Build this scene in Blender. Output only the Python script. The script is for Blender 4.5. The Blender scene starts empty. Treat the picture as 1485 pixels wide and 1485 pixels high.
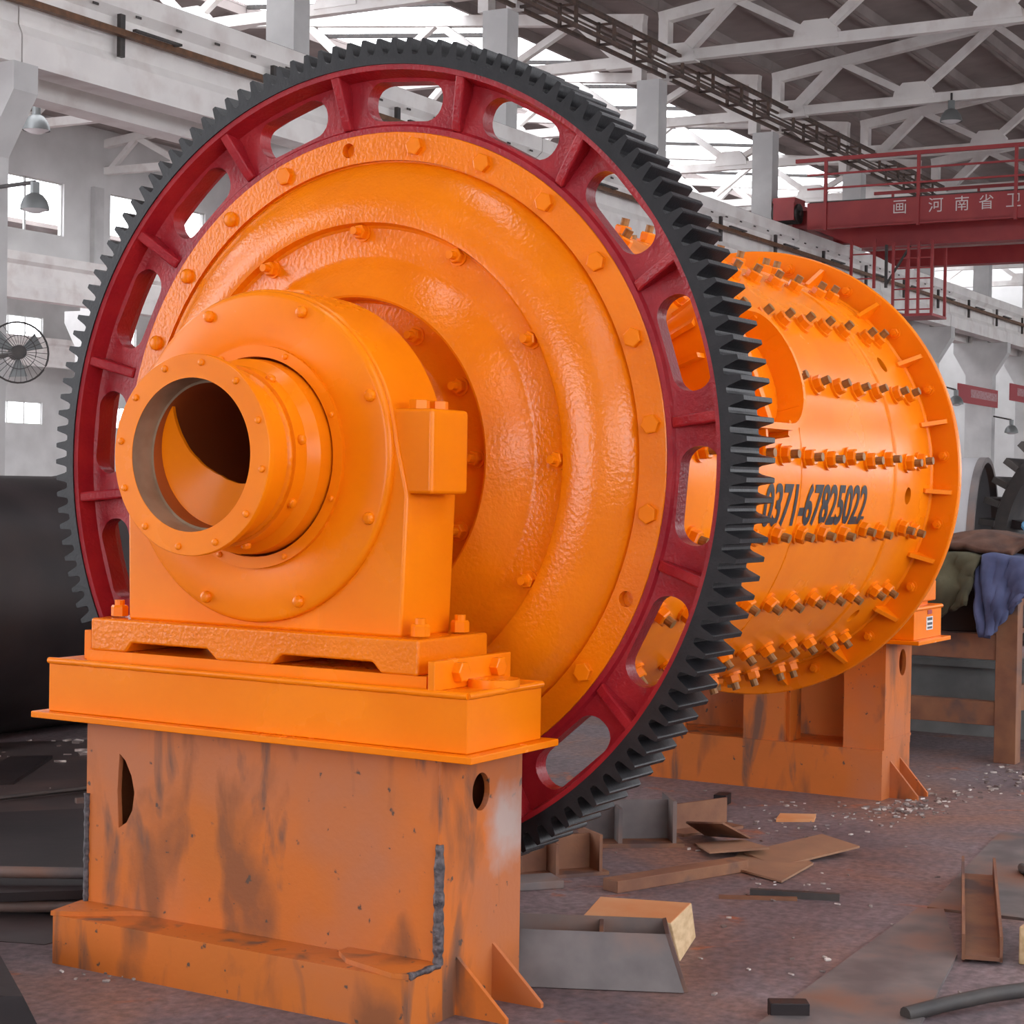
import bpy, bmesh, math, random
from mathutils import Matrix, Vector
random.seed(7)
sc = bpy.context.scene
COL = sc.collection
PI = math.pi
H = 1.548                      # height of the mill axis above the floor
I4 = Matrix.Identity(4)
T = Matrix.Translation
RAD = math.radians

# ------------------------------------------------------------------ camera
cam_d = bpy.data.cameras.new('camera'); cam = bpy.data.objects.new('camera', cam_d); COL.objects.link(cam)
sc.camera = cam
yaw, pitch, roll = 0.5450, -0.0151, 0.0161
fw = Vector((math.cos(yaw)*math.cos(pitch), math.sin(yaw)*math.cos(pitch), math.sin(pitch)))
rt = fw.cross(Vector((0, 0, 1))).normalized(); up = rt.cross(fw)
r2 = rt*math.cos(roll) + up*math.sin(roll); u2 = -rt*math.sin(roll) + up*math.cos(roll)
cam.matrix_world = Matrix(((r2.x, u2.x, -fw.x, -4.8522), (r2.y, u2.y, -fw.y, -3.4628), (r2.z, u2.z, -fw.z, -0.0693 + H), (0, 0, 0, 1)))
cam_d.sensor_width = 36.0; cam_d.lens = 2684.18/1485*36.0
cam_d.shift_x = (742.5 - 740.474)/1485; cam_d.shift_y = (743.321 - 742.5)/1485
cam_d.clip_end = 400

# ------------------------------------------------------------------ world, exposure
w = bpy.data.worlds.new('world'); sc.world = w; w.use_nodes = True
bg = w.node_tree.nodes['Background']; bg.inputs['Color'].default_value = (0.93, 0.95, 1.0, 1); bg.inputs['Strength'].default_value = 3.6
sc.view_settings.view_transform = 'Standard'; sc.view_settings.look = 'None'
sc.view_settings.gamma = 1.0; sc.view_settings.use_curve_mapping = False
sc.view_settings.exposure = 0.58

# ------------------------------------------------------------------ materials
MATS = {}
def mat(name, c1, c2=None, scale=6.0, rough=0.5, rough2=None, bump=0.0, bscale=60.0, metal=0.0, lo=0.35, hi=0.65, stretch=None, c3=None, s3=1.5, lo3=0.55, hi3=0.62, coat=0.0, spec=0.5, detail=6.0, bdist=0.004):
    if name in MATS: return MATS[name]
    m = bpy.data.materials.new(name); m.use_nodes = True; MATS[name] = m
    nt = m.node_tree; N = nt.nodes; L = nt.links; b = N['Principled BSDF']
    b.inputs['Roughness'].default_value = rough; b.inputs['Metallic'].default_value = metal
    b.inputs['Coat Weight'].default_value = coat; b.inputs['Coat Roughness'].default_value = 0.12
    b.inputs['Specular IOR Level'].default_value = spec
    tc = N.new('ShaderNodeTexCoord'); mp = N.new('ShaderNodeMapping'); L.new(tc.outputs['Object'], mp.inputs['Vector'])
    if stretch: mp.inputs['Scale'].default_value = stretch
    if c2 is None:
        b.inputs['Base Color'].default_value = (*c1, 1)
    else:
        no = N.new('ShaderNodeTexNoise'); no.inputs['Scale'].default_value = scale; no.inputs['Detail'].default_value = detail
        L.new(mp.outputs[0], no.inputs['Vector'])
        cr = N.new('ShaderNodeValToRGB'); cr.color_ramp.elements[0].position = lo; cr.color_ramp.elements[1].position = hi
        cr.color_ramp.elements[0].color = (*c1, 1); cr.color_ramp.elements[1].color = (*c2, 1)
        L.new(no.outputs['Fac'], cr.inputs[0]); out = cr.outputs[0]
        if c3 is not None:
            n3 = N.new('ShaderNodeTexNoise'); n3.inputs['Scale'].default_value = s3; n3.inputs['Detail'].default_value = 8
            L.new(mp.outputs[0], n3.inputs['Vector'])
            r3 = N.new('ShaderNodeValToRGB'); r3.color_ramp.elements[0].position = lo3; r3.color_ramp.elements[1].position = hi3
            L.new(n3.outputs['Fac'], r3.inputs[0])
            mx = N.new('ShaderNodeMix'); mx.data_type = 'RGBA'; L.new(r3.outputs[0], mx.inputs[0]); L.new(out, mx.inputs[6]); mx.inputs[7].default_value = (*c3, 1)
            out = mx.outputs[2]
        L.new(out, b.inputs['Base Color'])
        if rough2 is not None:
            mr = N.new('ShaderNodeMapRange'); mr.inputs[3].default_value = rough; mr.inputs[4].default_value = rough2
            L.new(no.outputs['Fac'], mr.inputs[0]); L.new(mr.outputs[0], b.inputs['Roughness'])
    if bump:
        nb = N.new('ShaderNodeTexNoise'); nb.inputs['Scale'].default_value = bscale; nb.inputs['Detail'].default_value = 3
        L.new(tc.outputs['Object'], nb.inputs['Vector'])
        bp = N.new('ShaderNodeBump'); bp.inputs['Strength'].default_value = bump; bp.inputs['Distance'].default_value = bdist
        L.new(nb.outputs['Fac'], bp.inputs['Height']); L.new(bp.outputs[0], b.inputs['Normal'])
    return m

ORANGE = mat('orange_paint', (0.84, 0.195, 0.002), (0.90, 0.225, 0.003), scale=3, rough=0.2, rough2=0.32, spec=0.24, bump=0.10, bscale=35)
ORANGE_CAST = mat('orange_paint_on_casting', (0.80, 0.18, 0.002), (0.87, 0.21, 0.003), scale=4, rough=0.12, rough2=0.2, spec=0.45, bump=0.40, bscale=80, bdist=0.004)
def worn_mat(name, patch=None):
    m = bpy.data.materials.new(name); m.use_nodes = True; nt = m.node_tree; N = nt.nodes; L = nt.links; b = N['Principled BSDF']
    b.inputs['Roughness'].default_value = 0.5; b.inputs['Specular IOR Level'].default_value = 0.3
    tc = N.new('ShaderNodeTexCoord')
    def noise(scale, st=(1, 1, 1), detail=6, dist=0.0, off=(0, 0, 0)):
        mp = N.new('ShaderNodeMapping'); mp.inputs['Scale'].default_value = st; mp.inputs['Location'].default_value = off; L.new(tc.outputs['Object'], mp.inputs['Vector'])
        n = N.new('ShaderNodeTexNoise'); n.inputs['Scale'].default_value = scale; n.inputs['Detail'].default_value = detail; n.inputs['Distortion'].default_value = dist
        L.new(mp.outputs[0], n.inputs['Vector']); return n.outputs['Fac']
    def ramp(src, lo, hi):
        r = N.new('ShaderNodeMapRange'); r.inputs[1].default_value = lo; r.inputs[2].default_value = hi; r.clamp = True; L.new(src, r.inputs[0]); return r.outputs[0]
    def mixc(fac, a, c):
        mx = N.new('ShaderNodeMix'); mx.data_type = 'RGBA'; L.new(fac, mx.inputs[0])
        if isinstance(a, tuple): mx.inputs[6].default_value = (*a, 1)
        else: L.new(a, mx.inputs[6])
        mx.inputs[7].default_value = (*c, 1); return mx.outputs[2]
    col = mixc(ramp(noise(2.2), 0.35, 0.65), (0.50, 0.135, 0.020), (0.60, 0.150, 0.022))
    col = mixc(ramp(noise(1.3, off=(3, 1, 2)), 0.48, 0.62), col, (0.46, 0.150, 0.060))
    col = mixc(ramp(noise(2.6, (1.7, 1.7, 0.7), 7, 0.4), 0.54, 0.66), col, (0.26, 0.085, 0.030))
    col = mixc(ramp(noise(3.4, (2.2, 2.2, 0.6), 8, 0.5, (5, 2, 0)), 0.585, 0.68), col, (0.17, 0.08, 0.05))
    col = mixc(ramp(noise(28, off=(1, 7, 3), detail=3), 0.68, 0.73), col, (0.10, 0.06, 0.045))
    if patch:
        ps = N.new('ShaderNodeVectorMath'); ps.operation = 'DISTANCE'; L.new(tc.outputs['Object'], ps.inputs[0]); ps.inputs[1].default_value = patch
        ad = N.new('ShaderNodeMath'); ad.operation = 'MULTIPLY_ADD'; L.new(noise(9, detail=5), ad.inputs[0]); ad.inputs[1].default_value = 0.22; L.new(ps.outputs['Value'], ad.inputs[2])
        inv = N.new('ShaderNodeMapRange'); inv.inputs[1].default_value = 0.26; inv.inputs[2].default_value = 0.15; inv.clamp = True; L.new(ad.outputs[0], inv.inputs[0])
        col = mixc(inv.outputs[0], col, (0.46, 0.34, 0.30))
    L.new(col, b.inputs['Base Color'])
    bp = N.new('ShaderNodeBump'); bp.inputs['Strength'].default_value = 0.2; bp.inputs['Distance'].default_value = 0.004; L.new(noise(45, detail=3), bp.inputs['Height']); L.new(bp.outputs[0], b.inputs['Normal'])
    return m
ORANGE_OLD = worn_mat('worn_orange_paint'); ORANGE_PATCH = worn_mat('worn_orange_paint_with_bare_patch', (-0.27, -0.69, H-1.05))
ORANGE_DARK = mat('dark_red_orange', (0.30, 0.06, 0.012), (0.42, 0.09, 0.012), scale=3, rough=0.6)  # uniform darker red-orange for the inside of the tube
RED = mat('red_gear_paint', (0.27, 0.009, 0.018), (0.35, 0.016, 0.022), scale=9, rough=0.26, rough2=0.4, bump=0.5, bscale=90, spec=0.3)
BLACK = mat('black_gear_paint', (0.006, 0.0055, 0.007), (0.013, 0.012, 0.014), scale=20, rough=0.42, spec=0.35, bump=0.2, bscale=120)
RAWSTEEL = mat('raw_machined_steel', (0.30, 0.20, 0.13), (0.40, 0.29, 0.20), scale=12, rough=0.45, metal=0.4)
STUD = mat('brown_stud_thread', (0.22, 0.10, 0.03), (0.34, 0.16, 0.04), scale=40, rough=0.5, metal=0.2)
WELD = mat('grey_weld_bead', (0.05, 0.042, 0.046), (0.15, 0.125, 0.13), scale=60, rough=0.5, metal=0.4, bump=0.6, bscale=120)
INK = mat('black_stencil_ink', (0.012, 0.011, 0.016), rough=0.5)
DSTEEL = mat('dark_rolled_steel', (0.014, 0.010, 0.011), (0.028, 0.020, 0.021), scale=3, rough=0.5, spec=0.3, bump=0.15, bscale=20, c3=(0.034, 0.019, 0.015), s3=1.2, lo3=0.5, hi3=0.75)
STEEL = mat('grey_steel_plate', (0.10, 0.085, 0.085), (0.19, 0.165, 0.16), scale=5, rough=0.55, c3=(0.20, 0.085, 0.045), s3=2.5, lo3=0.5, hi3=0.72)
RUST = mat('rusty_steel', (0.17, 0.07, 0.04), (0.26, 0.115, 0.055), scale=6, rough=0.7, bump=0.2, bscale=80, c3=(0.11, 0.06, 0.05), s3=3)
RUSTBROWN = mat('rust_brown_angle', (0.10, 0.045, 0.02), (0.16, 0.07, 0.03), scale=8, rough=0.6)
WOOD = mat('pale_timber', (0.50, 0.33, 0.17), (0.66, 0.48, 0.28), scale=5, rough=0.7, stretch=(1, 8, 8), bump=0.2, bscale=40)
WOODO = mat('timber_with_orange_dust', (0.62, 0.24, 0.08), (0.66, 0.34, 0.16), scale=4, rough=0.7)
CARD = mat('dusty_sheet_steel', (0.26, 0.14, 0.085), (0.34, 0.18, 0.10), scale=5, rough=0.7)
CONC = mat('whitewashed_concrete', (0.73, 0.70, 0.68), (0.82, 0.79, 0.76), scale=1.2, rough=0.85, c3=(0.63, 0.57, 0.54), s3=2.0, lo3=0.5, hi3=0.75)
CONC2 = mat('grey_concrete', (0.46, 0.45, 0.445), (0.56, 0.55, 0.54), scale=1.5, rough=0.85, bump=0.1, bscale=8)
PLASTER = mat('white_plaster_wall', (0.56, 0.55, 0.54), (0.66, 0.65, 0.64), scale=0.8, rough=0.9)
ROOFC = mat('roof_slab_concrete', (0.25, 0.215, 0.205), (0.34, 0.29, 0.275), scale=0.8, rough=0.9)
CRANE = mat('crane_red_paint', (0.30, 0.020, 0.025), (0.36, 0.030, 0.030), scale=2, rough=0.45)
CRANE_L = mat('crane_white_lettering', (0.72, 0.62, 0.60), rough=0.6)
DARKMETAL = mat('dark_iron', (0.035, 0.032, 0.032), (0.06, 0.05, 0.045), scale=10, rough=0.6)
TRAY = mat('rusty_cable_tray', (0.07, 0.05, 0.042), (0.13, 0.08, 0.06), scale=6, rough=0.7)
LAMPM = mat('grey_lamp_shade', (0.20, 0.21, 0.21), rough=0.4, metal=0.3)
LAMPI = mat('white_lamp_glass', (0.8, 0.8, 0.8), rough=0.2)
FRAMEW = mat('white_window_frame', (0.6, 0.6, 0.58), rough=0.6)
LABELW = mat('white_sticker', (0.75, 0.75, 0.75), rough=0.5)
LABELD = mat('dark_sticker_print', (0.05, 0.05, 0.06), rough=0.5)
LABELR = mat('red_sticker', (0.35, 0.03, 0.03), rough=0.5)
GREENCLOTH = mat('olive_cloth', (0.045, 0.040, 0.022), (0.085, 0.076, 0.042), scale=6, rough=0.95, bump=0.5, bscale=25)
BLUECLOTH = mat('blue_denim_cloth', (0.045, 0.055, 0.12), (0.085, 0.10, 0.20), scale=6, rough=0.95, bump=0.5, bscale=25)
BROWNCLOTH = mat('brown_cloth', (0.06, 0.028, 0.02), (0.13, 0.06, 0.038), scale=8, rough=0.95, bump=0.5, bscale=25)
CHIP = mat('pale_metal_chips', (0.16, 0.12, 0.11), (0.62, 0.56, 0.52), scale=14, lo=0.45, hi=0.62, rough=0.5)
SIGNR = mat('red_banner', (0.36, 0.04, 0.05), rough=0.6)
BLUE = mat('blue_tin', (0.05, 0.22, 0.40), rough=0.4)

def glass_mat():
    m = bpy.data.materials.new('window_glass'); m.use_nodes = True; nt = m.node_tree; N = nt.nodes
    N.remove(N['Principled BSDF'])
    tr = N.new('ShaderNodeBsdfTransparent'); gl = N.new('ShaderNodeBsdfGlossy'); gl.inputs['Roughness'].default_value = 0.05
    mx = N.new('ShaderNodeMixShader'); mx.inputs[0].default_value = 0.06
    nt.links.new(tr.outputs[0], mx.inputs[1]); nt.links.new(gl.outputs[0], mx.inputs[2]); nt.links.new(mx.outputs[0], N['Material Output'].inputs[0])
    return m
GLASS = glass_mat()

def floor_mat():
    m = bpy.data.materials.new('workshop_floor'); m.use_nodes = True; nt = m.node_tree; N = nt.nodes; L = nt.links; b = N['Principled BSDF']
    tc = N.new('ShaderNodeTexCoord')
    def noise(scale, detail=6, rough=0.6, dist=0.0):
        n = N.new('ShaderNodeTexNoise'); n.inputs['Scale'].default_value = scale; n.inputs['Detail'].default_value = detail; n.inputs['Roughness'].default_value = rough
        n.inputs['Distortion'].default_value = dist
        L.new(tc.outputs['Object'], n.inputs['Vector']); return n
    def ramp(src, lo, hi, a=(0, 0, 0), c=(1, 1, 1)):
        r = N.new('ShaderNodeValToRGB'); r.color_ramp.elements[0].position = lo; r.color_ramp.elements[1].position = hi
        r.color_ramp.elements[0].color = (*a, 1); r.color_ramp.elements[1].color = (*c, 1); L.new(src, r.inputs[0]); return r
    base = ramp(noise(1.4).outputs['Fac'], 0.3, 0.7, (0.12, 0.088, 0.097), (0.235, 0.180, 0.190))
    dust = ramp(noise(0.8, 8, 0.65, 0.4).outputs['Fac'], 0.48, 0.68)
    mx = N.new('ShaderNodeMix'); mx.data_type = 'RGBA'; L.new(dust.outputs[0], mx.inputs[0]); L.new(base.outputs[0], mx.inputs[6]); mx.inputs[7].default_value = (0.27, 0.135, 0.095, 1)
    spot = ramp(noise(2.6, 7, 0.6, 0.8).outputs['Fac'], 0.63, 0.69)
    mx2 = N.new('ShaderNodeMix'); mx2.data_type = 'RGBA'; L.new(spot.outputs[0], mx2.inputs[0]); L.new(mx.outputs[2], mx2.inputs[6]); mx2.inputs[7].default_value = (0.36, 0.12, 0.06, 1)
    fine = ramp(noise(30, 5).outputs['Fac'], 0.35, 0.7, (0.6, 0.6, 0.6), (1.25, 1.25, 1.25))
    mu = N.new('ShaderNodeMix'); mu.data_type = 'RGBA'; mu.blend_type = 'MULTIPLY'; mu.inputs[0].default_value = 1.0
    L.new(mx2.outputs[2], mu.inputs[6]); L.new(fine.outputs[0], mu.inputs[7])
    L.new(mu.outputs[2], b.inputs['Base Color']); b.inputs['Roughness'].default_value = 0.62
    bp = N.new('ShaderNodeBump'); bp.inputs['Strength'].default_value = 0.5; bp.inputs['Distance'].default_value = 0.01
    L.new(noise(9, 8, 0.7).outputs['Fac'], bp.inputs['Height']); L.new(bp.outputs[0], b.inputs['Normal'])
    return m
FLOORM = floor_mat()

# ------------------------------------------------------------------ helpers
INV = {}
def polar(x, r, a):            # mill coordinates: angle 0 faces -Y, 90 is up
    a = RAD(a); return Vector((x, -r*math.cos(a), r*math.sin(a) + H))

class MB:
    def __init__(s): s.v = []; s.f = []
    def add(s, vs, fs):
        o = len(s.v); s.v += [tuple(v) for v in vs]; s.f += [tuple(i + o for i in f) for f in fs]; return s
    def box(s, x0, x1, y0, y1, z0, z1, m=None):
        vs = [Vector((x, y, z)) for z in (z0, z1) for y in (y0, y1) for x in (x0, x1)]
        if m is not None: vs = [m @ v for v in vs]
        return s.add(vs, [(0, 2, 3, 1), (4, 5, 7, 6), (0, 1, 5, 4), (2, 6, 7, 3), (0, 4, 6, 2), (1, 3, 7, 5)])
    def prism(s, poly, fn, a, b):           # poly: 2-D outline, fn(p, q, depth) -> 3-D
        n = len(poly); vs = [fn(p, q, a) for p, q in poly] + [fn(p, q, b) for p, q in poly]
        return s.add(vs, [tuple(range(n))[::-1], tuple(range(n, 2*n))] + [(i, (i+1) % n, n+(i+1) % n, n+i) for i in range(n)])
    def lathe(s, prof, n=96, a0=0.0, closed=True, h=True, jit=None):   # prof [(x, r)] around the mill axis
        vs = []; fs = []; k = len(prof)
        for i in range(n):
            for x, r in prof:
                rr = r + (jit(i, r) if jit else 0)
                vs.append(polar(x, rr, a0 + 360.0*i/n))
        for i in range(n):
            j = (i+1) % n
            for q in range(k if closed else k-1):
                q2 = (q+1) % k
                fs.append((i*k+q, j*k+q, j*k+q2, i*k+q2))
        return s.add(vs, fs)
    def cyl(s, p0, p1, r0, r1=None, n=12, caps=True):
        p0 = Vector(p0); p1 = Vector(p1); r1 = r0 if r1 is None else r1
        d = (p1-p0).normalized(); a = d.orthogonal().normalized(); b = d.cross(a)
        vs = []
        for p, r in ((p0, r0), (p1, r1)):
            vs += [p + a*r*math.cos(2*PI*i/n) + b*r*math.sin(2*PI*i/n) for i in range(n)]
        fs = [(i, (i+1) % n, n+(i+1) % n, n+i) for i in range(n)]
        if caps: fs += [tuple(range(n))[::-1], tuple(range(n, 2*n))]
        return s.add(vs, fs)
    def path(s, pts, r, n=8, jit=0.0):
        pts = [Vector(p) for p in pts]; vs = []; fs = []
        for i, p in enumerate(pts):
            d = (pts[min(i+1, len(pts)-1)] - pts[max(i-1, 0)]).normalized()
            ref = Vector((0, 0, 1)) if abs(d.z) < 0.9 else Vector((1, 0, 0))
            a = d.cross(ref).normalized(); b = d.cross(a)
            rr = r*(1 + random.uniform(-jit, jit))
            vs += [p + a*rr*math.cos(2*PI*k/n) + b*rr*math.sin(2*PI*k/n) for k in range(n)]
        for i in range(len(pts)-1):
            fs += [(i*n+k, i*n+(k+1) % n, (i+1)*n+(k+1) % n, (i+1)*n+k) for k in range(n)]
        fs += [tuple(range(n)), tuple(range((len(pts)-1)*n, len(pts)*n))[::-1]]
        return s.add(vs, fs)
    def bar(s, p0, p1, wd, hd, ref=(0, 0, 1)):     # rectangular bar between two points
        p0 = Vector(p0); p1 = Vector(p1); d = (p1-p0).normalized(); ref = Vector(ref)
        if abs(d.dot(ref)) > 0.98: ref = Vector((1, 0, 0))
        a = d.cross(ref).normalized()*wd/2; b = a.cross(d).normalized()*hd/2
        vs = [p + x*a + y*b for p in (p0, p1) for x, y in ((-1, -1), (1, -1), (1, 1), (-1, 1))]
        return s.add(vs, [(0, 1, 2, 3), (7, 6, 5, 4), (0, 4, 5, 1), (1, 5, 6, 2), (2, 6, 7, 3), (3, 7, 4, 0)])
    def mesh(s, name, smooth=None):
        me = bpy.data.meshes.new(name); me.from_pydata(s.v, [], s.f)
        bm = bmesh.new(); bm.from_mesh(me); bmesh.ops.recalc_face_normals(bm, faces=bm.faces); bm.to_mesh(me); bm.free()
        if smooth is not None:
            for p in me.polygons: p.use_smooth = True
            me.set_sharp_from_angle(angle=RAD(smooth))
        return me
    def build(s, name, m, parent=None, smooth=None, frame=None, bevel=0, seg=2):
        return place(name, s.mesh(name, smooth), m, parent, frame, bevel=bevel, seg=seg)

def place(name, me, m, parent=None, frame=None, basis=None, bevel=0, seg=2):
    if m is not None and not me.materials: me.materials.append(m)
    o = bpy.data.objects.new(name, me); COL.objects.link(o)
    b = basis if basis is not None else I4
    if parent is not None:
        o.parent = parent; o.matrix_parent_inverse = INV.get(parent.name, I4); o.matrix_basis = b
        INV[o.name] = b.inverted() if basis is not None else I4
    else:
        o.matrix_basis = (frame or I4) @ b
    if bevel:
        md = o.modifiers.new('bevel', 'BEVEL'); md.width = bevel; md.segments = seg; md.limit_method = 'ANGLE'; md.angle_limit = RAD(35); md.harden_normals = True
    return o
def tag(o, label, cat, group=None, kind=None):
    if label: o['label'] = label
    if cat: o['category'] = cat
    if group: o['group'] = group
    if kind: o['kind'] = kind
    return o
def empty(name, loc, label, cat, group=None, frame=None):
    o = bpy.data.objects.new(name, None); COL.objects.link(o); o.empty_display_size = 0.1
    o.matrix_basis = (frame or I4) @ T(loc); INV[o.name] = T(-Vector(loc))
    return tag(o, label, cat, group)
def struct(o, label=None): o['kind'] = 'structure'; (o.__setitem__('label', label) if label else None); return o
def cut(o, cutter):             # boolean difference, baked into the mesh
    c = place('cutter', cutter.mesh('cutter'), None)
    md = o.modifiers.new('cut', 'BOOLEAN'); md.object = c; md.operation = 'DIFFERENCE'; md.solver = 'EXACT'
    others = [q for q in o.modifiers if q != md]
    for q in others: q.show_viewport = False
    bpy.context.view_layer.update()
    dg = bpy.context.evaluated_depsgraph_get()
    me = bpy.data.meshes.new_from_object(o.evaluated_get(dg)); old = o.data
    for q in others: q.show_viewport = True
    o.modifiers.remove(md); o.data = me; me.name = old.name
    bpy.data.objects.remove(c); return o
def smooth(o, ang=35):
    for p in o.data.polygons: p.use_smooth = True
    o.data.set_sharp_from_angle(angle=RAD(ang))
def dirmat(p, d):               # local +Z along d, at p
    d = Vector(d).normalized(); q = d.to_track_quat('Z', 'Y'); return T(Vector(p)) @ q.to_matrix().to_4x4()
def YZ(p, q, d): return Vector((d, p, q + H))
def XZ(p, q, d): return Vector((p, d, q + H))
def XY(p, q, d): return Vector((p, q, d + H))

# bolt meshes (local +Z away from the surface)
def hexmb(r, h, mb=None, z0=0.0, rot=0.0, cham=0.12):
    mb = mb or MB(); vs = []; 
    for z, k in ((z0, 1), (z0+h*(1-cham*1.5), 1), (z0+h, 0.86)):
        vs += [(r*k*math.cos(PI/3*i+rot), r*k*math.sin(PI/3*i+rot), z) for i in range(6)]
    fs = [(i, (i+1) % 6, 6+(i+1) % 6, 6+i) for i in range(6)] + [(6+i, 6+(i+1) % 6, 12+(i+1) % 6, 12+i) for i in range(6)] + [tuple(range(12, 18))]
    return mb.add(vs, fs)
def domemb(r, h, n=12):
    mb = MB(); rings = [(1, 0), (1, 0.45), (0.82, 0.8), (0.45, 0.97)]
    vs = [(r*k*math.cos(2*PI*i/n), r*k*math.sin(2*PI*i/n), h*z) for k, z in rings for i in range(n)] + [(0, 0, h)]
    fs = [(q*n+i, q*n+(i+1) % n, (q+1)*n+(i+1) % n, (q+1)*n+i) for q in range(3) for i in range(n)] + [(3*n+i, 3*n+(i+1) % n, 4*n) for i in range(n)]
    return mb.add(vs, fs)
def add_slots(me, mats_):
    for m in mats_: me.materials.append(m)
def nutstud(rw, rn, hn, rs, hs, m1, m2, cloth=0.006):
    mb = MB(); mb.cyl((0, 0, -0.004), (0, 0, cloth), rw, n=14); hexmb(rn, hn, mb, cloth); a = len(mb.f)
    mb.cyl((0, 0, cloth+hn*0.9), (0, 0, cloth+hn+hs), rs, n=10)
    me = mb.mesh('stud_bolt'); add_slots(me, (m1, m2))
    for i, p in enumerate(me.polygons): p.material_index = 1 if i >= a else 0
    return me

# ================================================================== THE SETTING
BT = RAD(1.5); BO = Vector((0, 13.25 - 13.6*math.tan(BT), 0))
BF = T(BO) @ Matrix.Rotation(BT, 4, 'Z')          # building frame: U along the hall, V across, Z up
C0, CP, NB = 11.08, 6.4, 11                        # first column, pitch, count
UE = C0 + CP*NB
fl = MB(); fl.add([(-14, -16, 0), (95, -16, 0), (95, 62, 0), (-14, 62, 0)], [(0, 1, 2, 3)])
struct(fl.build('floor', FLOORM), 'dark dusty workshop floor with orange paint dust')

# columns of the crane row: lower shaft with corbels both sides, upper shaft
def column_mesh(name, top):
    mb = MB()
    prof = [(0.35, 0), (1.25, 0), (1.25, 5.35), (1.68, 6.08), (1.68, 6.42), (1.06, 6.42), (1.06, top), (0.54, top), (0.54, 6.42), (-0.12, 6.42), (-0.12, 6.08), (0.35, 5.35)]
    mb.prism(prof, lambda p, q, d: Vector((d, p, q)), -0.2, 0.2)
    return mb.mesh(name)
colm = column_mesh('column', 10.06); colm.materials.append(CONC2)
def girder_prof(v0, sgn):
    P = [(0.0, 6.42), (0.42, 6.42), (0.42, 6.78), (0.34, 6.9), (0.34, 7.36), (0.50, 7.46), (0.50, 7.70), (-0.06, 7.70), (-0.06, 7.46), (0.06, 7.36), (0.06, 6.9), (0.0, 6.78)]
    return [(v0 + sgn*p, q) for p, q in P]
def girder_mesh(v0, sgn):
    mb = MB(); mb.prism(girder_prof(v0, sgn), lambda p, q, d: Vector((d, p, q)), 0.012, CP-0.012); return mb.mesh('crane_beam')
g1 = girder_mesh(-0.05, 1); g1.materials.append(CONC); g2 = girder_mesh(1.65, -1); g2.materials.append(CONC)
hole = MB(); hole.box(-0.05, 0.05, -0.115, -0.10, 7.40, 7.43); holem = hole.mesh('bolt_slot'); holem.materials.append(DARKMETAL)
for k in range(-1, NB):
    u = C0 + CP*k
    if k >= 0: struct(place('column', colm, None, frame=BF, basis=T((u, 0, 0))))
    gb = struct(place('beam', g1, None, frame=BF, basis=T((u, 0, 0))))
    if k < 6:
        for j in range(8):
            place('bolt_slot', holem, None, parent=gb, basis=T((0.4+0.8*j, 0, 0)))
    struct(place('beam', g2, None, frame=BF, basis=T((u, 0, 0))))
rail = MB(); rail.box(C0-CP, UE, 0.14, 0.24, 7.70, 7.80)
tag(rail.build('crane_rail', DARKMETAL, frame=BF), 'thin dark crane rail along the top of the white runway beam', 'rail')
# conductor angle with its brackets
cb = empty('conductor_rail', (C0, -0.2, 7.1), 'rust brown conductor rail on brackets along the white crane beam', 'rail', frame=BF)
m_ = MB(); m_.box(C0-CP, UE, -0.24, -0.14, 7.08, 7.16); m_.build('angle_bar', RUSTBROWN, cb)
br = MB(); br.box(-0.045, 0.045, -0.14, -0.08, 6.84, 7.38); br.box(0.0, 0.9, -0.36, -0.30, 7.14, 7.17); br.box(0.86, 0.9, -0.36, -0.06, 7.14, 7.17)
brm = br.mesh('bracket'); brm.materials.append(DARKMETAL)
for j in range(16): place('bracket', brm, None, cb, basis=T((12.75 + 3.0*j + (0.6*(j//2) if False else 0.2*j), 0, 0)))

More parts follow.
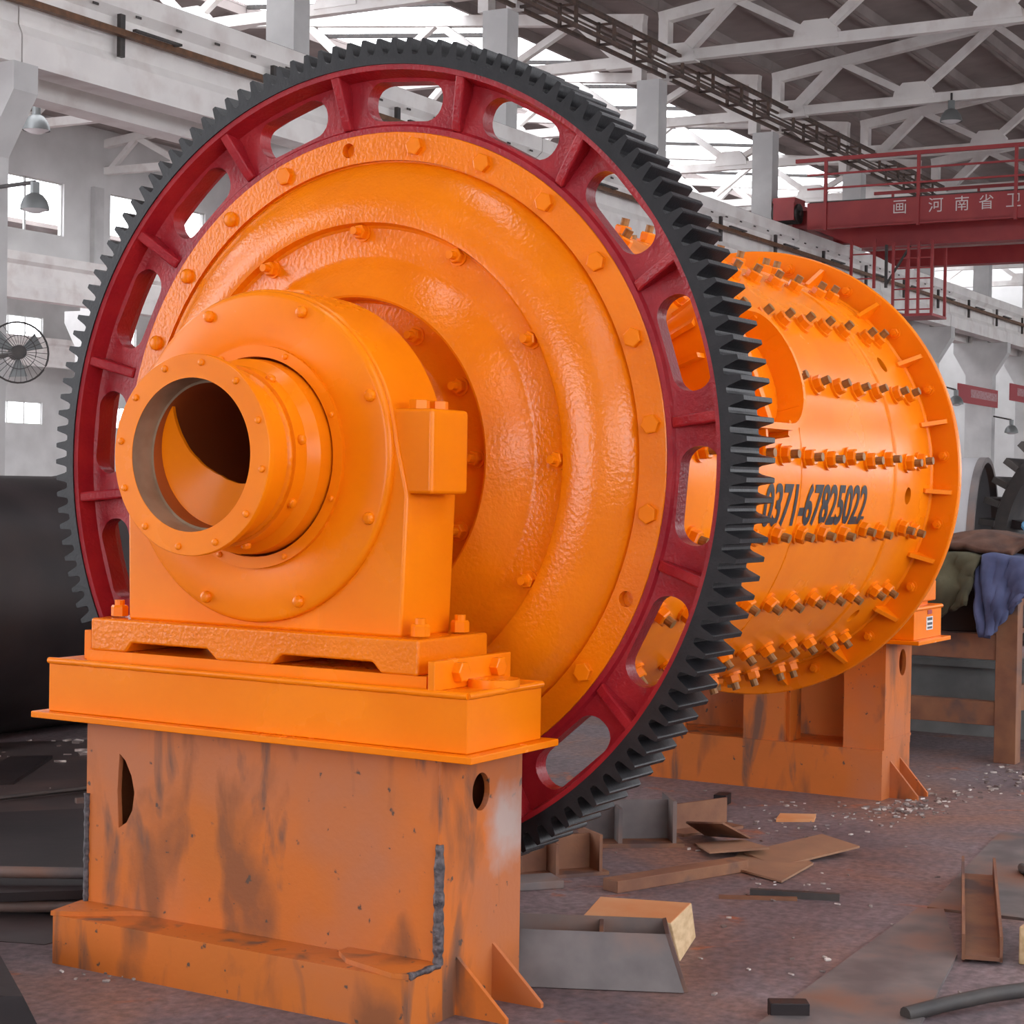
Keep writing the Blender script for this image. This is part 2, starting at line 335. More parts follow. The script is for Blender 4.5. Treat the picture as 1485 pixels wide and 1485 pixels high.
# roof: trusses and ribbed slab panels
def ztop(v):                      # underside of the roof slabs over the main bay and its neighbour
    if v <= 0.8: return 11.55 + 0.135*(0.8-v) if v > -10.2 else 11.55 + 0.135*(v+21.2)
    return 11.55 + 0.10*(v-0.8) if v < 11.6 else 11.55 + 0.10*(22.4-v)
def member(nm, p0, p1, wd, hd, par):
    mb = MB(); mb.bar((0, *p0), (0, *p1), wd, hd); return mb.mesh(nm)
def truss_parts(sgn, span):
    f = lambda a: 0.8 - sgn*(0.8-a)      # mirror for the neighbouring bay
    P = []
    P.append(('bottom_chord', [((0.62, 10.52), (0.8-span+0.2, 10.62), 0.20, 0.22)]))
    mid = 0.8 - span/2
    P.append(('top_chord', [((0.62, 11.36), (mid, ztop(mid)-0.14 if sgn > 0 else ztop(0.8+span/2)-0.14), 0.22, 0.24)]))
    P.append(('top_chord', [((mid, ztop(mid)-0.14 if sgn > 0 else ztop(0.8+span/2)-0.14), (0.8-span, 11.36), 0.22, 0.24)]))
    P.append(('post', [((0.50, 10.06), (0.50, 11.3), 0.22, 0.26)]))
    P.append(('post', [((0.8-span+0.3, 10.06), (0.8-span+0.3, 11.3), 0.22, 0.26)]))
    n = 6; st = span/n; zt = lambda v: (ztop(v) if sgn > 0 else ztop(1.6-v)) - 0.2
    for i in range(n):
        a = 0.8-st*i - (0.75 if i == 0 else 0); b = 0.8-st*(i+1) + (0.75 if i == n-1 else 0); c = 0.8 - st*(i+0.5)
        P.append(('diagonal', [((a, 10.6), (c, zt(c)), 0.17 if i else 0.2, 0.17 if i else 0.24)]))
        P.append(('diagonal', [((c, zt(c)), (b, 10.62), 0.15, 0.15)]))
    for i in range(1, n): P.append(('gusset', (0.8-st*i, 10.66)))
    P.append(('gusset', (0.25, 10.5)))
    return P, f
def truss(sgn, span, label):
    P, f = truss_parts(sgn, span); out = []
    for nm, d in P:
        mb = MB()
        if nm == 'gusset':
            v, z = d; pl = [(-0.55, -0.12), (0.55, -0.12), (0.5, 0.08), (0.28, 0.28), (-0.28, 0.28), (-0.5, 0.08)]
            mb.prism([(f(v+p*0.9), z+q) for p, q in pl], lambda p, q, dd: Vector((dd, p, q)), -0.12, 0.12)
        else:
            (a, b, wd, hd) = d[0]; mb.bar((0, f(a[0]), a[1]), (0, f(b[0]), b[1]), wd, hd)
        me = mb.mesh(nm); me.materials.append(CONC); out.append((nm, me))
    return out
tm = truss(1, 22.0, ''); tn = truss(-1, 21.6, '')
ordn = ['first', 'second', 'third', 'fourth', 'fifth', 'sixth', 'seventh', 'eighth', 'ninth', 'tenth', 'eleventh', 'twelfth']
for k in range(1, NB):
    u = C0 + CP*k
    for nm, parts, lab in (('roof_beam', tm, 'main hall'), ('roof_beam', tn, 'side bay')):
        e = bpy.data.objects.new(nm, None); COL.objects.link(e); e.matrix_basis = BF @ T((u, 0.8, 0)); INV[e.name] = T((0, -0.8, 0))
        struct(e, 'whitewashed concrete roof truss, %s of those over the %s' % (ordn[k-1], lab))
        for pn, me in parts: place(pn, me, None, e)
ceil = bpy.data.objects.new('ceiling', None); COL.objects.link(ceil); ceil.matrix_basis = BF; struct(ceil, 'grey ribbed concrete slab roof over the hall')
def panel_mesh(sl, wdt):
    mb = MB(); n = math.hypot(1, sl)
    fn = lambda p, q, d: Vector((d, p, q + sl*p))
    for poly in ([(0, 0.22), (wdt, 0.22), (wdt, 0.28), (0, 0.28)], [(0.01, 0), (0.11, 0), (0.14, 0.23), (0.01, 0.23)], [(wdt-0.01, 0), (wdt-0.11, 0), (wdt-0.14, 0.23), (wdt-0.01, 0.23)]):
        mb.prism(poly, fn, 0.01, CP-0.01)
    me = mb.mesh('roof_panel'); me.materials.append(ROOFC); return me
W_ = 1.5714
pm = {s: panel_mesh(s, W_) for s in (-0.135, 0.135, 0.10, -0.10)}
for k in range(-4, NB):
    u = C0 + CP*k
    for j in range(14):
        if -3 <= k <= 0 and j == 8: continue                      # unseen roof gap, added to set the top light on the mill
        v = 0.8 - W_*(j+1); place('roof_panel', pm[-0.135 if j < 7 else 0.135], None, ceil, basis=T((u, v, ztop(v+1e-4) if j < 7 else ztop(v))))
    for j in range(14):
        v = 0.8 + 1.543*j
        if 3 <= j <= 6: continue                                  # glazed strip of the side bay
        place('roof_panel', pm[0.10 if j < 7 else -0.10], None, ceil, basis=T((u, v, ztop(v+1e-4))))
sk = bpy.data.objects.new('window_1', None); COL.objects.link(sk); sk.matrix_basis = BF; struct(sk, 'glazed roof light strip with thin dark bars')
v0, v1 = 0.8+1.543*3, 0.8+1.543*7
for k in range(0, NB):
    u = C0 + CP*k
    for a in range(2):
        gm = MB(); gm.box(u+a*CP/2+0.04, u+(a+1)*CP/2-0.04, v0, v1, 0, 0.012, Matrix.Shear('XY', 4, (0, 0)))
        gm.v = [(x, y, z + ztop(y)+0.25) for x, y, z in gm.v]; gm.build('pane', GLASS, sk)
        bm_ = MB(); bm_.bar((u+a*CP/2, v0, ztop(v0)+0.22), (u+a*CP/2, v1-0.02, ztop(v1-0.02)+0.22), 0.08, 0.1); bm_.build('glazing_bar', DARKMETAL, sk)

# right-hand row behind the photographer's side: columns, runway, low wall and upper wall, openings between; unseen, added to shape the side light
VR = -21.2
colr = column_mesh('column', 10.06); colr.materials.append(CONC2)
for k in range(-4, NB):
    u = C0 + CP*k
    struct(place('column', colr, None, frame=BF, basis=T((u, VR-1.6, 0))))
    struct(place('beam', g2, None, frame=BF, basis=T((u, VR-1.6, 0))))
wr = MB(); u0, u1 = C0-4*CP, UE
for z0, z1 in ((0, 1.5), (4.7, 6.5), (7.7, 8.5), (9.7, 11.6)): wr.box(u0, u1, VR-1.0, VR-0.8, z0, z1)
struct(wr.build('wall_right_unseen', PLASTER, frame=BF))

wg_ = MB(); ub = C0-4*CP
wg_.box(ub-0.3, ub, -21.8, -16.0, 0, 12.5); wg_.box(ub-0.3, ub, -10.0, 0.8, 0, 12.5); wg_.box(ub-0.3, ub, -16.0, -10.0, 5.5, 12.5)
struct(wg_.build('wall_gate_unseen', PLASTER, frame=BF))  # unseen wall with gate opening, added to cut light on the mill front
# second row: columns, runway, glazed wall above
VB = 21.1
for k in range(0, 13):
    u = 4.24 + CP*k
    struct(place('column', colm, None, frame=BF, basis=T((u, VB, 0))))
    struct(place('beam', g1, None, frame=BF, basis=T((u, VB, 0))))
nwin = 2
def wall_with_windows(name, v, us, z0, z1, wz0, wz1, a, b, mats_, thick=0.24, seed=0):
    global nwin
    wb = MB(); 
    u0, u1 = us[0], us[-1]+CP
    wb.box(u0, u1, v, v+thick, z0, wz0); wb.box(u0, u1, v, v+thick, wz1, z1)
    for u in us: wb.box(u+b, u+CP+a, v, v+thick, wz0, wz1)
    wb.box(u0, u0+a, v, v+thick, wz0, wz1)
    struct(wb.build(name, mats_, frame=BF))
    for u in us:
        e = bpy.data.objects.new('window_%d' % nwin, None); nwin += 1; COL.objects.link(e); e.matrix_basis = BF @ T((u+a, v, wz0)); INV[e.name] = T((-(u+a), -v, -wz0)); struct(e, 'bright window with a thin frame in the far wall')
        f = MB(); wd = b-a
        for x in (0, wd/3, 2*wd/3, wd): f.box(u+a+x-0.03, u+a+x+0.03, v+0.08, v+0.14, wz0, wz1)
        for z in (wz0, wz1): f.box(u+a, u+b, v+0.08, v+0.14, z-0.03, z+0.03)
        f.build('window_frame', FRAMEW, e)
        for i in range(3):
            g = MB(); g.box(u+a+wd*i/3+0.03, u+a+wd*(i+1)/3-0.03, v+0.10, v+0.11, wz0+0.03, wz1-0.03); g.build('pane', GLASS, e)
wall_with_windows('wall_left', VB+0.7, [4.24+CP*k for k in range(0, 13)], 7.70, 12.2, 8.45, 9.98, 0.65, 5.09, PLASTER)
wl = MB(); wl.box(48.2, 88, VB+0.7, VB+0.9, 0, 6.45); struct(wl.build('wall_back', PLASTER, frame=BF))
# third row far beyond
VC = 43.0
for k in range(0, 12):
    u = 22.0 + CP*k
    struct(place('column', colm, None, frame=BF, basis=T((u, VC, 0))))
    struct(place('beam', g1, None, frame=BF, basis=T((u, VC, 0))))
wall_with_windows('wall_far', VC+2.0, [22.0+CP*k for k in range(0, 12)], 0, 6.5, 3.9, 4.9, 1.0, 4.2, PLASTER)
wall_with_windows('wall_far_upper', VC+2.01, [22.0+CP*k for k in range(0, 12)], 6.5, 10.2, 7.9, 8.8, 1.0, 4.2, PLASTER)
fr = MB(); fr.box(20, 100, VC-12.0, VC+3.0, 10.35, 10.5); struct(fr.build('light_screen_far', ROOFC, frame=BF))  # unseen roof strip, added to block sky light from the far wall
# end wall of the hall
we = MB(); we.box(UE+0.3, UE+0.6, -21.5, 23, 0, 14.5); struct(we.build('wall_end', PLASTER, frame=BF))
# cable tray along the column heads
tr = empty('cable_tray', (C0, 0.3, 10.1), 'rusty openwork cable tray running along the column heads', 'cable tray', frame=BF)
for vv, zz, s_ in ((0.10, 10.10, 0.07), (0.45, 10.10, 0.07), (0.10, 10.50, 0.06), (0.45, 10.50, 0.05), (0.28, 10.30, 0.03), (0.20, 10.62, 0.03)):
    m_ = MB(); m_.box(C0, UE, vv-s_/2, vv+s_/2, zz-s_/2, zz+s_/2); m_.build('rail', TRAY, tr)
x_ = MB(); x_.box(-0.03, 0.03, 0.07, 0.13, 10.1, 10.55); x_.box(-0.03, 0.03, 0.42, 0.48, 10.1, 10.55); x_.box(-0.03, 0.03, 0.08, 0.46, 10.08, 10.13); x_.box(-0.03, 0.03, 0.08, 0.46, 10.48, 10.52)
xm = x_.mesh('hanger'); xm.materials.append(TRAY)
for j in range(44): place('hanger', xm, None, tr, basis=T((C0+1.6*j, 0, 0)))

# ================================================================== THE MILL
# gear, drum, covers: everything that turns together
drum = empty('ball_mill_drum', (1.4, 0, 0.05), 'large orange bolted mill drum with a black toothed girth gear', 'mill drum')
RS, LF = 0.889, 2.888
s_ = MB(); s_.lathe([(0.09, RS), (LF, RS), (LF, RS-0.03), (0.09, RS-0.03)], n=160)
shell = s_.build('shell', ORANGE, drum)
c_ = MB()
for a in (-42.5, -5.8, 31.0, 68.0, -80): c_.cyl(polar(2.585, 0.80, a), polar(2.585, 0.96, a), 0.036, n=20)
cut(shell, c_); smooth(shell, 30)
def bead(x, r, w_, nm, par):
    mb = MB(); mb.lathe([(x-w_, r-0.002), (x-w_*0.6, r+w_*0.45), (x, r+w_*0.65), (x+w_*0.6, r+w_*0.45), (x+w_, r-0.002)], n=260, jit=lambda i, rr: random.uniform(-0.0016, 0.0016) if rr > r else 0)
    return mb.build(nm, ORANGE, par, smooth=60)
bead(2.415, RS, 0.014, 'weld_seam', shell); bead(2.868, RS, 0.014, 'weld_seam', shell); bead(1.42, RS, 0.004, 'weld_seam', shell)
# longitudinal stud bolts in 20 rows
sbm = nutstud(0.040, 0.032, 0.030, 0.016, 0.028, ORANGE, STUD, cloth=0.010)
XB = [0.35, 0.56, 0.77, 1.02, 1.235, 1.455, 1.665, 1.875, 2.085, 2.29, 2.545, 2.69]
for k in range(-5, 7):
    a = 3.2 + 18*k
    for x in XB:
        if 0.40 < x < 1.32 and 12 < a < 33: continue
        p = polar(x, RS, a + random.uniform(-0.5, 0.5)); d = p - Vector((x, 0, H))
        place('stud_bolt', sbm, None, shell, basis=dirmat(p, d) @ Matrix.Rotation(random.uniform(0, 1), 4, 'Z'))
# far flange
ff = MB(); ff.lathe([(LF, RS-0.02), (LF, 1.000), (LF+0.005, 1.005), (LF+0.030, 1.005), (LF+0.034, 1.000), (LF+0.034, RS-0.02)], n=160)
flange = ff.build('end_flange', ORANGE, drum, smooth=30)
rv = nutstud(0.026, 0.020, 0.012, 0.012, 0.012, ORANGE, ORANGE, cloth=0.008)
for k in range(20): place('bolt', rv, None, flange, basis=dirmat(polar(LF, 0.937, 5+18*k), (-1, 0, 0)))
gu = MB(); gu.add([(0, 0, 0), (0.115, 0, 0), (0.115, 0, 0.088), (0.105, 0, 0.09), (0.0, 0, 0.012)], [])
gp = [(-0.115, 0), (0, 0), (0, 0.09), (-0.012, 0.09), (-0.115, 0.012)]
gmb = MB(); gmb.prism(gp, lambda p, q, d: Vector((p, d, q)), -0.009, 0.009); gum = gmb.mesh('gusset'); gum.materials.append(ORANGE)
for k in range(20):
    a = -4.3+18*k; ar = RAD(a)
    M_ = Matrix(((1, 0, 0, LF), (0, math.sin(ar), -math.cos(ar), -(RS-0.002)*math.cos(ar)), (0, math.cos(ar), math.sin(ar), (RS-0.002)*math.sin(ar)+H), (0, 0, 0, 1)))
    place('gusset', gum, None, flange, basis=M_)
fc = MB(); fc.lathe([(LF+0.034, 0.99), (LF+0.07, 0.99), (LF+0.075, 0.93), (LF+0.11, 0.86), (LF+0.15, 0.5), (LF+0.22, 0.36), (LF+0.3, 0.29), (4.02, 0.285), (4.02, 0.22), (LF+0.03, 0.22)], n=96)
fc.build('feed_end_cover', ORANGE, drum, smooth=25)

# discharge-end cover with its bolted ring
prof = [(-0.60, 0.284), (-0.32, 0.286), (-0.20, 0.31), (-0.12, 0.335), (-0.085, 0.365), (-0.075, 0.385), (-0.075, 0.498), (-0.080, 0.505), (-0.130, 0.508), (-0.140, 0.511), (-0.142, 0.518),
        (-0.128, 0.545), (-0.085, 0.612), (-0.066, 0.632), (-0.060, 0.65), (-0.060, 0.735), (-0.066, 0.744), (-0.088, 0.752), (-0.090, 0.765), (-0.088, 0.79), (-0.080, 0.83), (-0.062, 0.875), (-0.036, 0.915), (-0.010, 0.940), (0.010, 0.952), (0.016, 0.956), (0.016, 0.9605),
        (0.0, 0.961), (0.0, 1.048), (0.002, 1.050), (0.035, 1.050), (0.035, 0.80), (0.0, 0.5), (0.0, 0.25), (-0.60, 0.25)]
ec = MB(); ec.lathe(prof, n=192); cover = ec.build('end_cover', ORANGE_CAST, drum)
c_ = MB()
for a in (96.5, 336.5): c_.cyl(polar(-0.05, 1.008, a), polar(0.03, 1.008, a), 0.024, n=20)
cut(cover, c_); smooth(cover, 28)
hbm = hexmb(0.030, 0.018, cham=0.06).mesh('hex_bolt'); hbm.materials.append(ORANGE)
dm_ = domemb(0.026, 0.020).mesh('round_bolt'); dm_.materials.append(ORANGE); [setattr(p, 'use_smooth', True) for p in dm_.polygons]
for k in range(24):
    a = 6.5+15*k
    if k in (6, 22): continue
    nm, me = ('bolt', dm_) if 8 <= k <= 11 else ('bolt', hbm)
    place(nm, me, None, cover, basis=dirmat(polar(0.0, 1.006, a), (-1, 0, 0)) @ Matrix.Rotation(random.uniform(0, 1), 4, 'Z'))
cbm = nutstud(0.030, 0.024, 0.024, 0.013, 0.026, ORANGE, ORANGE, cloth=0.006)
for k in range(12): place('stud_bolt', cbm, None, cover, basis=dirmat(polar(-0.060, 0.724, 0.5+30*k), (-1, 0, 0)) @ Matrix.Rotation(random.uniform(0, 1), 4, 'Z'))
for k in range(12): place('stud_bolt', cbm, None, cover, basis=dirmat(polar(-0.075, 0.444, 1+30*k), (-1, 0, 0)) @ Matrix.Rotation(random.uniform(0, 1), 4, 'Z'))

# girth gear: black toothed rim, red spoked web
NT, A0 = 144, 75.56
out = []; st = 360.0/NT
for k in range(NT):
    a = A0 + st*k
    for da, r in ((-0.5, 1.282), (-0.36, 1.283), (-0.28, 1.292), (-0.145, 1.329), (-0.11, 1.333), (0.11, 1.333), (0.145, 1.329), (0.28, 1.292), (0.36, 1.283)):
        out.append((a+da*st, r))
XG0, XG1 = -0.0635, 0.137
g = MB(); n = len(out); vs = []
for x in (XG0, XG1):
    vs += [polar(x, r, a) for a, r in out]; vs += [polar(x, 1.252, a) for a, r in out]
fs = []
for i in range(n):
    j = (i+1) % n
    fs += [(i, j, n+j, n+i), (2*n+i, 3*n+i, 3*n+j, 2*n+j), (i, 2*n+i, 2*n+j, j), (n+i, n+j, 3*n+j, 3*n+i)]
g.add(vs, fs); gear = g.build('girth_gear', BLACK, drum)
wb = MB(); wb.lathe([(0.0355, 0.955), (0.0355, 1.0503), (0.004, 1.0506), (0.004, 1.068), (0.014, 1.076), (0.018, 1.20), (0.008, 1.222), (-0.055, 1.236), (-0.058, 1.2535), (0.132, 1.2535), (0.130, 1.236), (0.085, 1.222), (0.075, 1.20), (0.075, 0.955)], n=192)
web = wb.build('web', RED, gear)
def slot(ac, mb):
    pts = []; r0, r1, hw, cr = 1.088, 1.213, 0.145, 0.058
    for cx, cy, s0 in ((hw-cr, r1-cr, 0), (-hw+cr, r1-cr, 90), (-hw+cr, r0+cr, 180), (hw-cr, r0+cr, 270)):
        for i in range(7):
            t = RAD(s0 + 15*i); pts.append((cx + cr*math.cos(t), cy + cr*math.sin(t)))
    mb.prism(pts, lambda p, q, d: polar(d, q, ac - math.degrees(p/1.15)), -0.1, 0.2)
c_ = MB()
for k in range(16): slot(6.6+11.25+22.5*k, c_)
cut(web, c_); smooth(web, 40)
rb = MB(); rb.prism([(0.02, 1.072), (0.0, 1.072), (-0.012, 1.10), (-0.050, 1.236), (-0.050, 1.245), (0.02, 1.245)], lambda p, q, d: Vector((p, d, q)), -0.017, 0.017)
rbm = rb.mesh('rib'); rbm.materials.append(RED)
for k in range(16):
    a = RAD(6.4+22.5*k)
    M_ = Matrix(((1, 0, 0, 0), (0, math.sin(a), -math.cos(a), 0), (0, math.cos(a), math.sin(a), H), (0, 0, 0, 1)))
    o = place('rib', rbm, None, gear, basis=M_); md = o.modifiers.new('bevel', 'BEVEL'); md.width = 0.006; md.segments = 2
sf = MB(); sf.lathe([(0.076, 0.87), (0.076, 1.048), (0.11, 1.048), (0.11, 0.90), (0.13, 0.885), (0.13, 0.87)], n=128); sf.build('gear_flange', ORANGE, drum, smooth=30)

# manhole with raised collar and clamps
mh = empty('manhole_tmp', (0, 0, 0), None, None); bpy.data.objects.remove(mh)
def rrect(hx, hy, cr, n=8):
    pts = []
    for cx, cy, s0 in ((hx-cr, hy-cr, 0), (-hx+cr, hy-cr, 90), (-hx+cr, -hy+cr, 180), (hx-cr, -hy+cr, 270)):
        for i in range(n+1):
            t = RAD(s0+90*i/n); pts.append((cx+cr*math.cos(t), cy+cr*math.sin(t)))
    return pts
def on_shell(pts_o, pts_i, r0, r1, xc, ac, mb):
    n = len(pts_o); vs = []
    for pts, r in ((pts_o, r0), (pts_o, r1), (pts_i, r1), (pts_i, r0)):
        vs += [polar(xc+p, r, ac+math.degrees(q/RS)) for p, q in pts]
    fs = []
    for b_ in range(4):
        c2 = ((b_+1) % 4)
        fs += [(b_*n+i, b_*n+(i+1) % n, c2*n+(i+1) % n, c2*n+i) for i in range(n)]
    return mb.add(vs, fs)
XM, AM = 0.85, 20.3
mb = MB(); on_shell(rrect(0.375, 0.20, 0.185), rrect(0.355, 0.18, 0.165), RS-0.01, RS+0.130, XM, AM, mb)
collar = mb.build('manhole_collar', ORANGE, drum, smooth=40)
mb = MB(); po = rrect(0.355, 0.18, 0.165); n = len(po)
vs = [polar(XM+p*k, RS+0.030, AM+math.degrees(q*k/RS)) for k in (1.0, 0.66, 0.33) for p, q in po] + [polar(XM, RS+0.030, AM)]
fs = [(r_*n+i, r_*n+(i+1) % n, (r_+1)*n+(i+1) % n, (r_+1)*n+i) for r_ in range(2) for i in range(n)] + [(2*n+i, 2*n+(i+1) % n, 3*n) for i in range(n)]
mb.add(vs, fs); mb.build('manhole_door', ORANGE, collar, smooth=40)
for dx in (-0.22, -0.05, 0.12):
    mb = MB(); mb.bar(polar(XM+dx, RS+0.06, AM-11), polar(XM+dx, RS+0.06, AM+11), 0.035, 0.05); mb.build('clamp_bar', ORANGE, collar)
lk = MB(); lk.box(-0.030, 0.030, -0.008, 0.008, -0.005, 0.115); lkm = lk.mesh('clamp_lug'); lkm.materials.append(ORANGE)
for i in range(12):
    t = 2*PI*i/12; p = polar(XM+0.40*math.cos(t), RS, AM+math.degrees(0.222*math.sin(t)/RS)); place('clamp_lug', lkm, None, collar, basis=dirmat(p, p-Vector((p.x, 0, H))) @ Matrix.Rotation(-t+PI/2*0, 4, 'Z'))

# stencilled telephone number on the shell
def text_mesh(body, size, bold=0.0, shear=0.0):
    cu = bpy.data.curves.new('lettering', 'FONT'); cu.body = body; cu.size = size; cu.offset = bold; cu.shear = shear; cu.resolution_u = 4
    o = bpy.data.objects.new('lettering_tmp', cu); COL.objects.link(o); bpy.context.view_layer.update()
    me = bpy.data.meshes.new_from_object(o.evaluated_get(bpy.context.evaluated_depsgraph_get()))
    bpy.data.objects.remove(o); return me
me = text_mesh('0371-67825022', 1.0, bold=0.028, shear=0.0)
bm = bmesh.new(); bm.from_mesh(me); bmesh.ops.triangulate(bm, faces=bm.faces); bmesh.ops.subdivide_edges(bm, edges=bm.edges, cuts=2)
xs = [v.co.x for v in bm.verts]; ys = [v.co.y for v in bm.verts]; x0, x1, y0, y1 = min(xs), max(xs), min(ys), max(ys)
X_END, X_BEG = 2.105, 1.105
for v in bm.verts:
    u_ = (v.co.x-x0)/(x1-x0); q = (v.co.y-y0)/(y1-y0)
    v.co = polar(X_BEG + (X_END-X_BEG)*u_ + 0.012*(q-0.5), RS+0.0025, -13.3 + 10.3*q)
bm.to_mesh(me); bm.free(); me.name = 'painted_number'
o = place('painted_number', me, INK, shell); o['label'] = 'black stencilled digits 0371-67825022'

# discharge trunnion: flanged tube with a spiral blade inside
tu = MB(); tu.lathe([(-0.858, 0.226), (-0.858, 0.246), (-0.74, 0.246), (-0.735, 0.262), (-0.685, 0.262), (-0.672, 0.270), (-0.65, 0.284), (-0.60, 0.286), (-0.60, 0.226)], n=128)
tube = tu.build('discharge_tube', ORANGE, drum, smooth=28)
tf = MB(); tf.lathe([(-0.880, 0.2165), (-0.880, 0.282), (-0.878, 0.284), (-0.860, 0.284), (-0.858, 0.282), (-0.858, 0.2165)], n=128); tfl = tf.build('tube_flange', ORANGE, tube, smooth=30)
ti = MB(); ti.lathe([(-0.879, 0.2163), (-0.80, 0.2145), (-0.80, 0.207)], n=96, closed=False); ti.build('machined_bore', RAWSTEEL, tube, smooth=40)
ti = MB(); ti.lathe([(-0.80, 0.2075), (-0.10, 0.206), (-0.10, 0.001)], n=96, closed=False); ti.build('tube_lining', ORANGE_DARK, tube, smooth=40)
tb = domemb(0.010, 0.008).mesh('bolt'); tb.materials.append(ORANGE)
for k in range(12): place('bolt', tb, None, tube, basis=dirmat(polar(-0.880, 0.261, -8.3+30*k), (-1, 0, 0)))
tb2 = domemb(0.015, 0.016).mesh('bolt'); tb2.materials.append(ORANGE)
for k in range(8): place('bolt', tb2, None, tube, basis=dirmat(polar(-0.71, 0.261, 10.4+45.7*k), polar(0, 1, 10.4+45.7*k)-polar(0, 0, 0)))
bead(-0.742, 0.246, 0.012, 'weld_bead', tube)
sp = MB(); n = 60; vs = []
tab = [(137, 0.2065), (150, 0.165), (162, 0.134), (185, 0.094), (212, 0.074), (238, 0.066), (268, 0.072), (297, 0.088), (325, 0.13), (345, 0.2065)]
for i in range(n+1):
    t = i/n; a = 137 + 208*t; x = -0.785 + 0.10*t
    for (a0_, r0_), (a1_, r1_) in zip(tab, tab[1:]):
        if a0_ <= a <= a1_ + 1e-6: ri = r0_ + (r1_-r0_)*(a-a0_)/(a1_-a0_)
    for r, dx in ((0.207, 0.0), (ri, 0.03*math.sin(PI*t))): vs.append(polar(x+dx, r, a)); vs.append(polar(x+dx+0.012, r, a))
fs = []
for i in range(n):
    a = i*4; b = a+4
    fs += [(a, b, b+2, a+2), (a+1, a+3, b+3, b+1), (a+2, b+2, b+3, a+3), (a, a+1, b+1, b)]
fs += [(0, 2, 3, 1), (n*4, n*4+1, n*4+3, n*4+2)]
sp.add(vs, fs); sp.build('spiral_blade', ORANGE, tube, smooth=50)

# bearing housings
nutm = nutstud(0.001, 0.027, 0.034, 0.016, 0.016, ORANGE, ORANGE, cloth=0.004)
headm = hexmb(0.030, 0.026, cham=0.05).mesh('bolt'); headm.materials.append(ORANGE)
cvb = domemb(0.018, 0.018).mesh('bolt'); cvb.materials.append(ORANGE)
smb = domemb(0.009, 0.008).mesh('bolt'); smb.materials.append(ORANGE)
def bearing(xc, sg, ky, label):
    # sg=+1: front (open) face towards -X as in the photograph; -1 mirrored for the other end
    fx = lambda x: xc + sg*(x+0.45)
    def mir(mb, k_=1.0): mb.v = [(fx(x), y*k_, z) for x, y, z in mb.v]; return mb
    e = empty('bearing_housing', (xc, 0, H-0.60), label, 'bearing')
    b = MB(); pts = [(-0.515, -0.505), (-0.53, -0.10), (-0.50, 0.02)] + [(-0.494*math.cos(RAD(t)), 0.494*math.sin(RAD(t))) for t in range(8, 173, 4)] + [(0.50, 0.02), (0.515, -0.10), (0.505, -0.505)]
    b.prism(pts, YZ, -0.575, -0.32); body = mir(b).build('body', ORANGE, e, smooth=30, bevel=0.010)
    c_ = MB(); c_.cyl((fx(-0.7), 0, H), (fx(-0.2), 0, H), 0.293, n=64); cut(body, c_); smooth(body, 30)
    d = MB(); d.lathe([(-0.578, 0.293), (-0.592, 0.293), (-0.592, 0.330), (-0.594, 0.340), (-0.598, 0.36), (-0.598, 0.470), (-0.594, 0.482), (-0.588, 0.486), (-0.575, 0.486)], n=128)
    cv = mir(d).build('end_plate', ORANGE, e, smooth=40)
    d = MB(); d.lathe([(-0.59, 0.294), (-0.606, 0.294), (-0.606, 0.327), (-0.59, 0.327)], n=96); sr = mir(d).build('seal_ring', ORANGE, e, smooth=30)
    nd = (-sg, 0, 0)
    for k in range(8): place('bolt', cvb, None, cv, basis=dirmat(Vector((fx(-0.598), 0, 0)) + Vector((0, 1, 1))*polar(0, 0.452, 22.8+45*k), nd))
    for k in range(8): place('bolt', smb, None, sr, basis=dirmat(Vector((fx(-0.606), 0, 0)) + Vector((0, 1, 1))*polar(0, 0.313, 23+45*k), nd))
    for sy in (-1,):
        l = MB(); l.box(-0.565, -0.375, min(sy*0.44, sy*0.605), max(sy*0.44, sy*0.605), H-0.10, H+0.14); lug = mir(l).build('lug', ORANGE, e, bevel=0.012)
        for x in (-0.52, -0.425): place('bolt', headm, None, lug, basis=T((fx(x), sy*0.53, H+0.14)) @ Matrix.Rotation(0.3, 4, 'Z'))
    f = MB(); pl = [(-0.612, -0.502), (0.612, -0.502), (0.612, -0.602), (0.47, -0.602), (0.445, -0.572), (0.145, -0.572), (0.11, -0.602), (-0.10, -0.602), (-0.135, -0.572), (-0.455, -0.572), (-0.485, -0.602), (-0.612, -0.602)]
    f.prism(pl, YZ, -0.628, -0.265); ft = mir(f, ky).build('foot', ORANGE_CAST, e, bevel=0.008)
    for sy in (-1, 1):
        for x in (-0.55, -0.345): place('stud_bolt', nutm, None, ft, basis=T((fx(x), sy*0.565*ky, H-0.502)))
    f = MB(); f.cyl((fx(-0.42), 0, H+0.49), (fx(-0.42), 0, H+0.502), 0.05, n=20); f.build('inspection_cap', ORANGE, e, smooth=30)
    return e
bearing(-0.45, 1, 1.0, 'orange trunnion bearing with round end plate around the open discharge tube')
bearing(3.81, -1, 0.90, 'orange trunnion bearing hidden behind the far end flange of the drum')

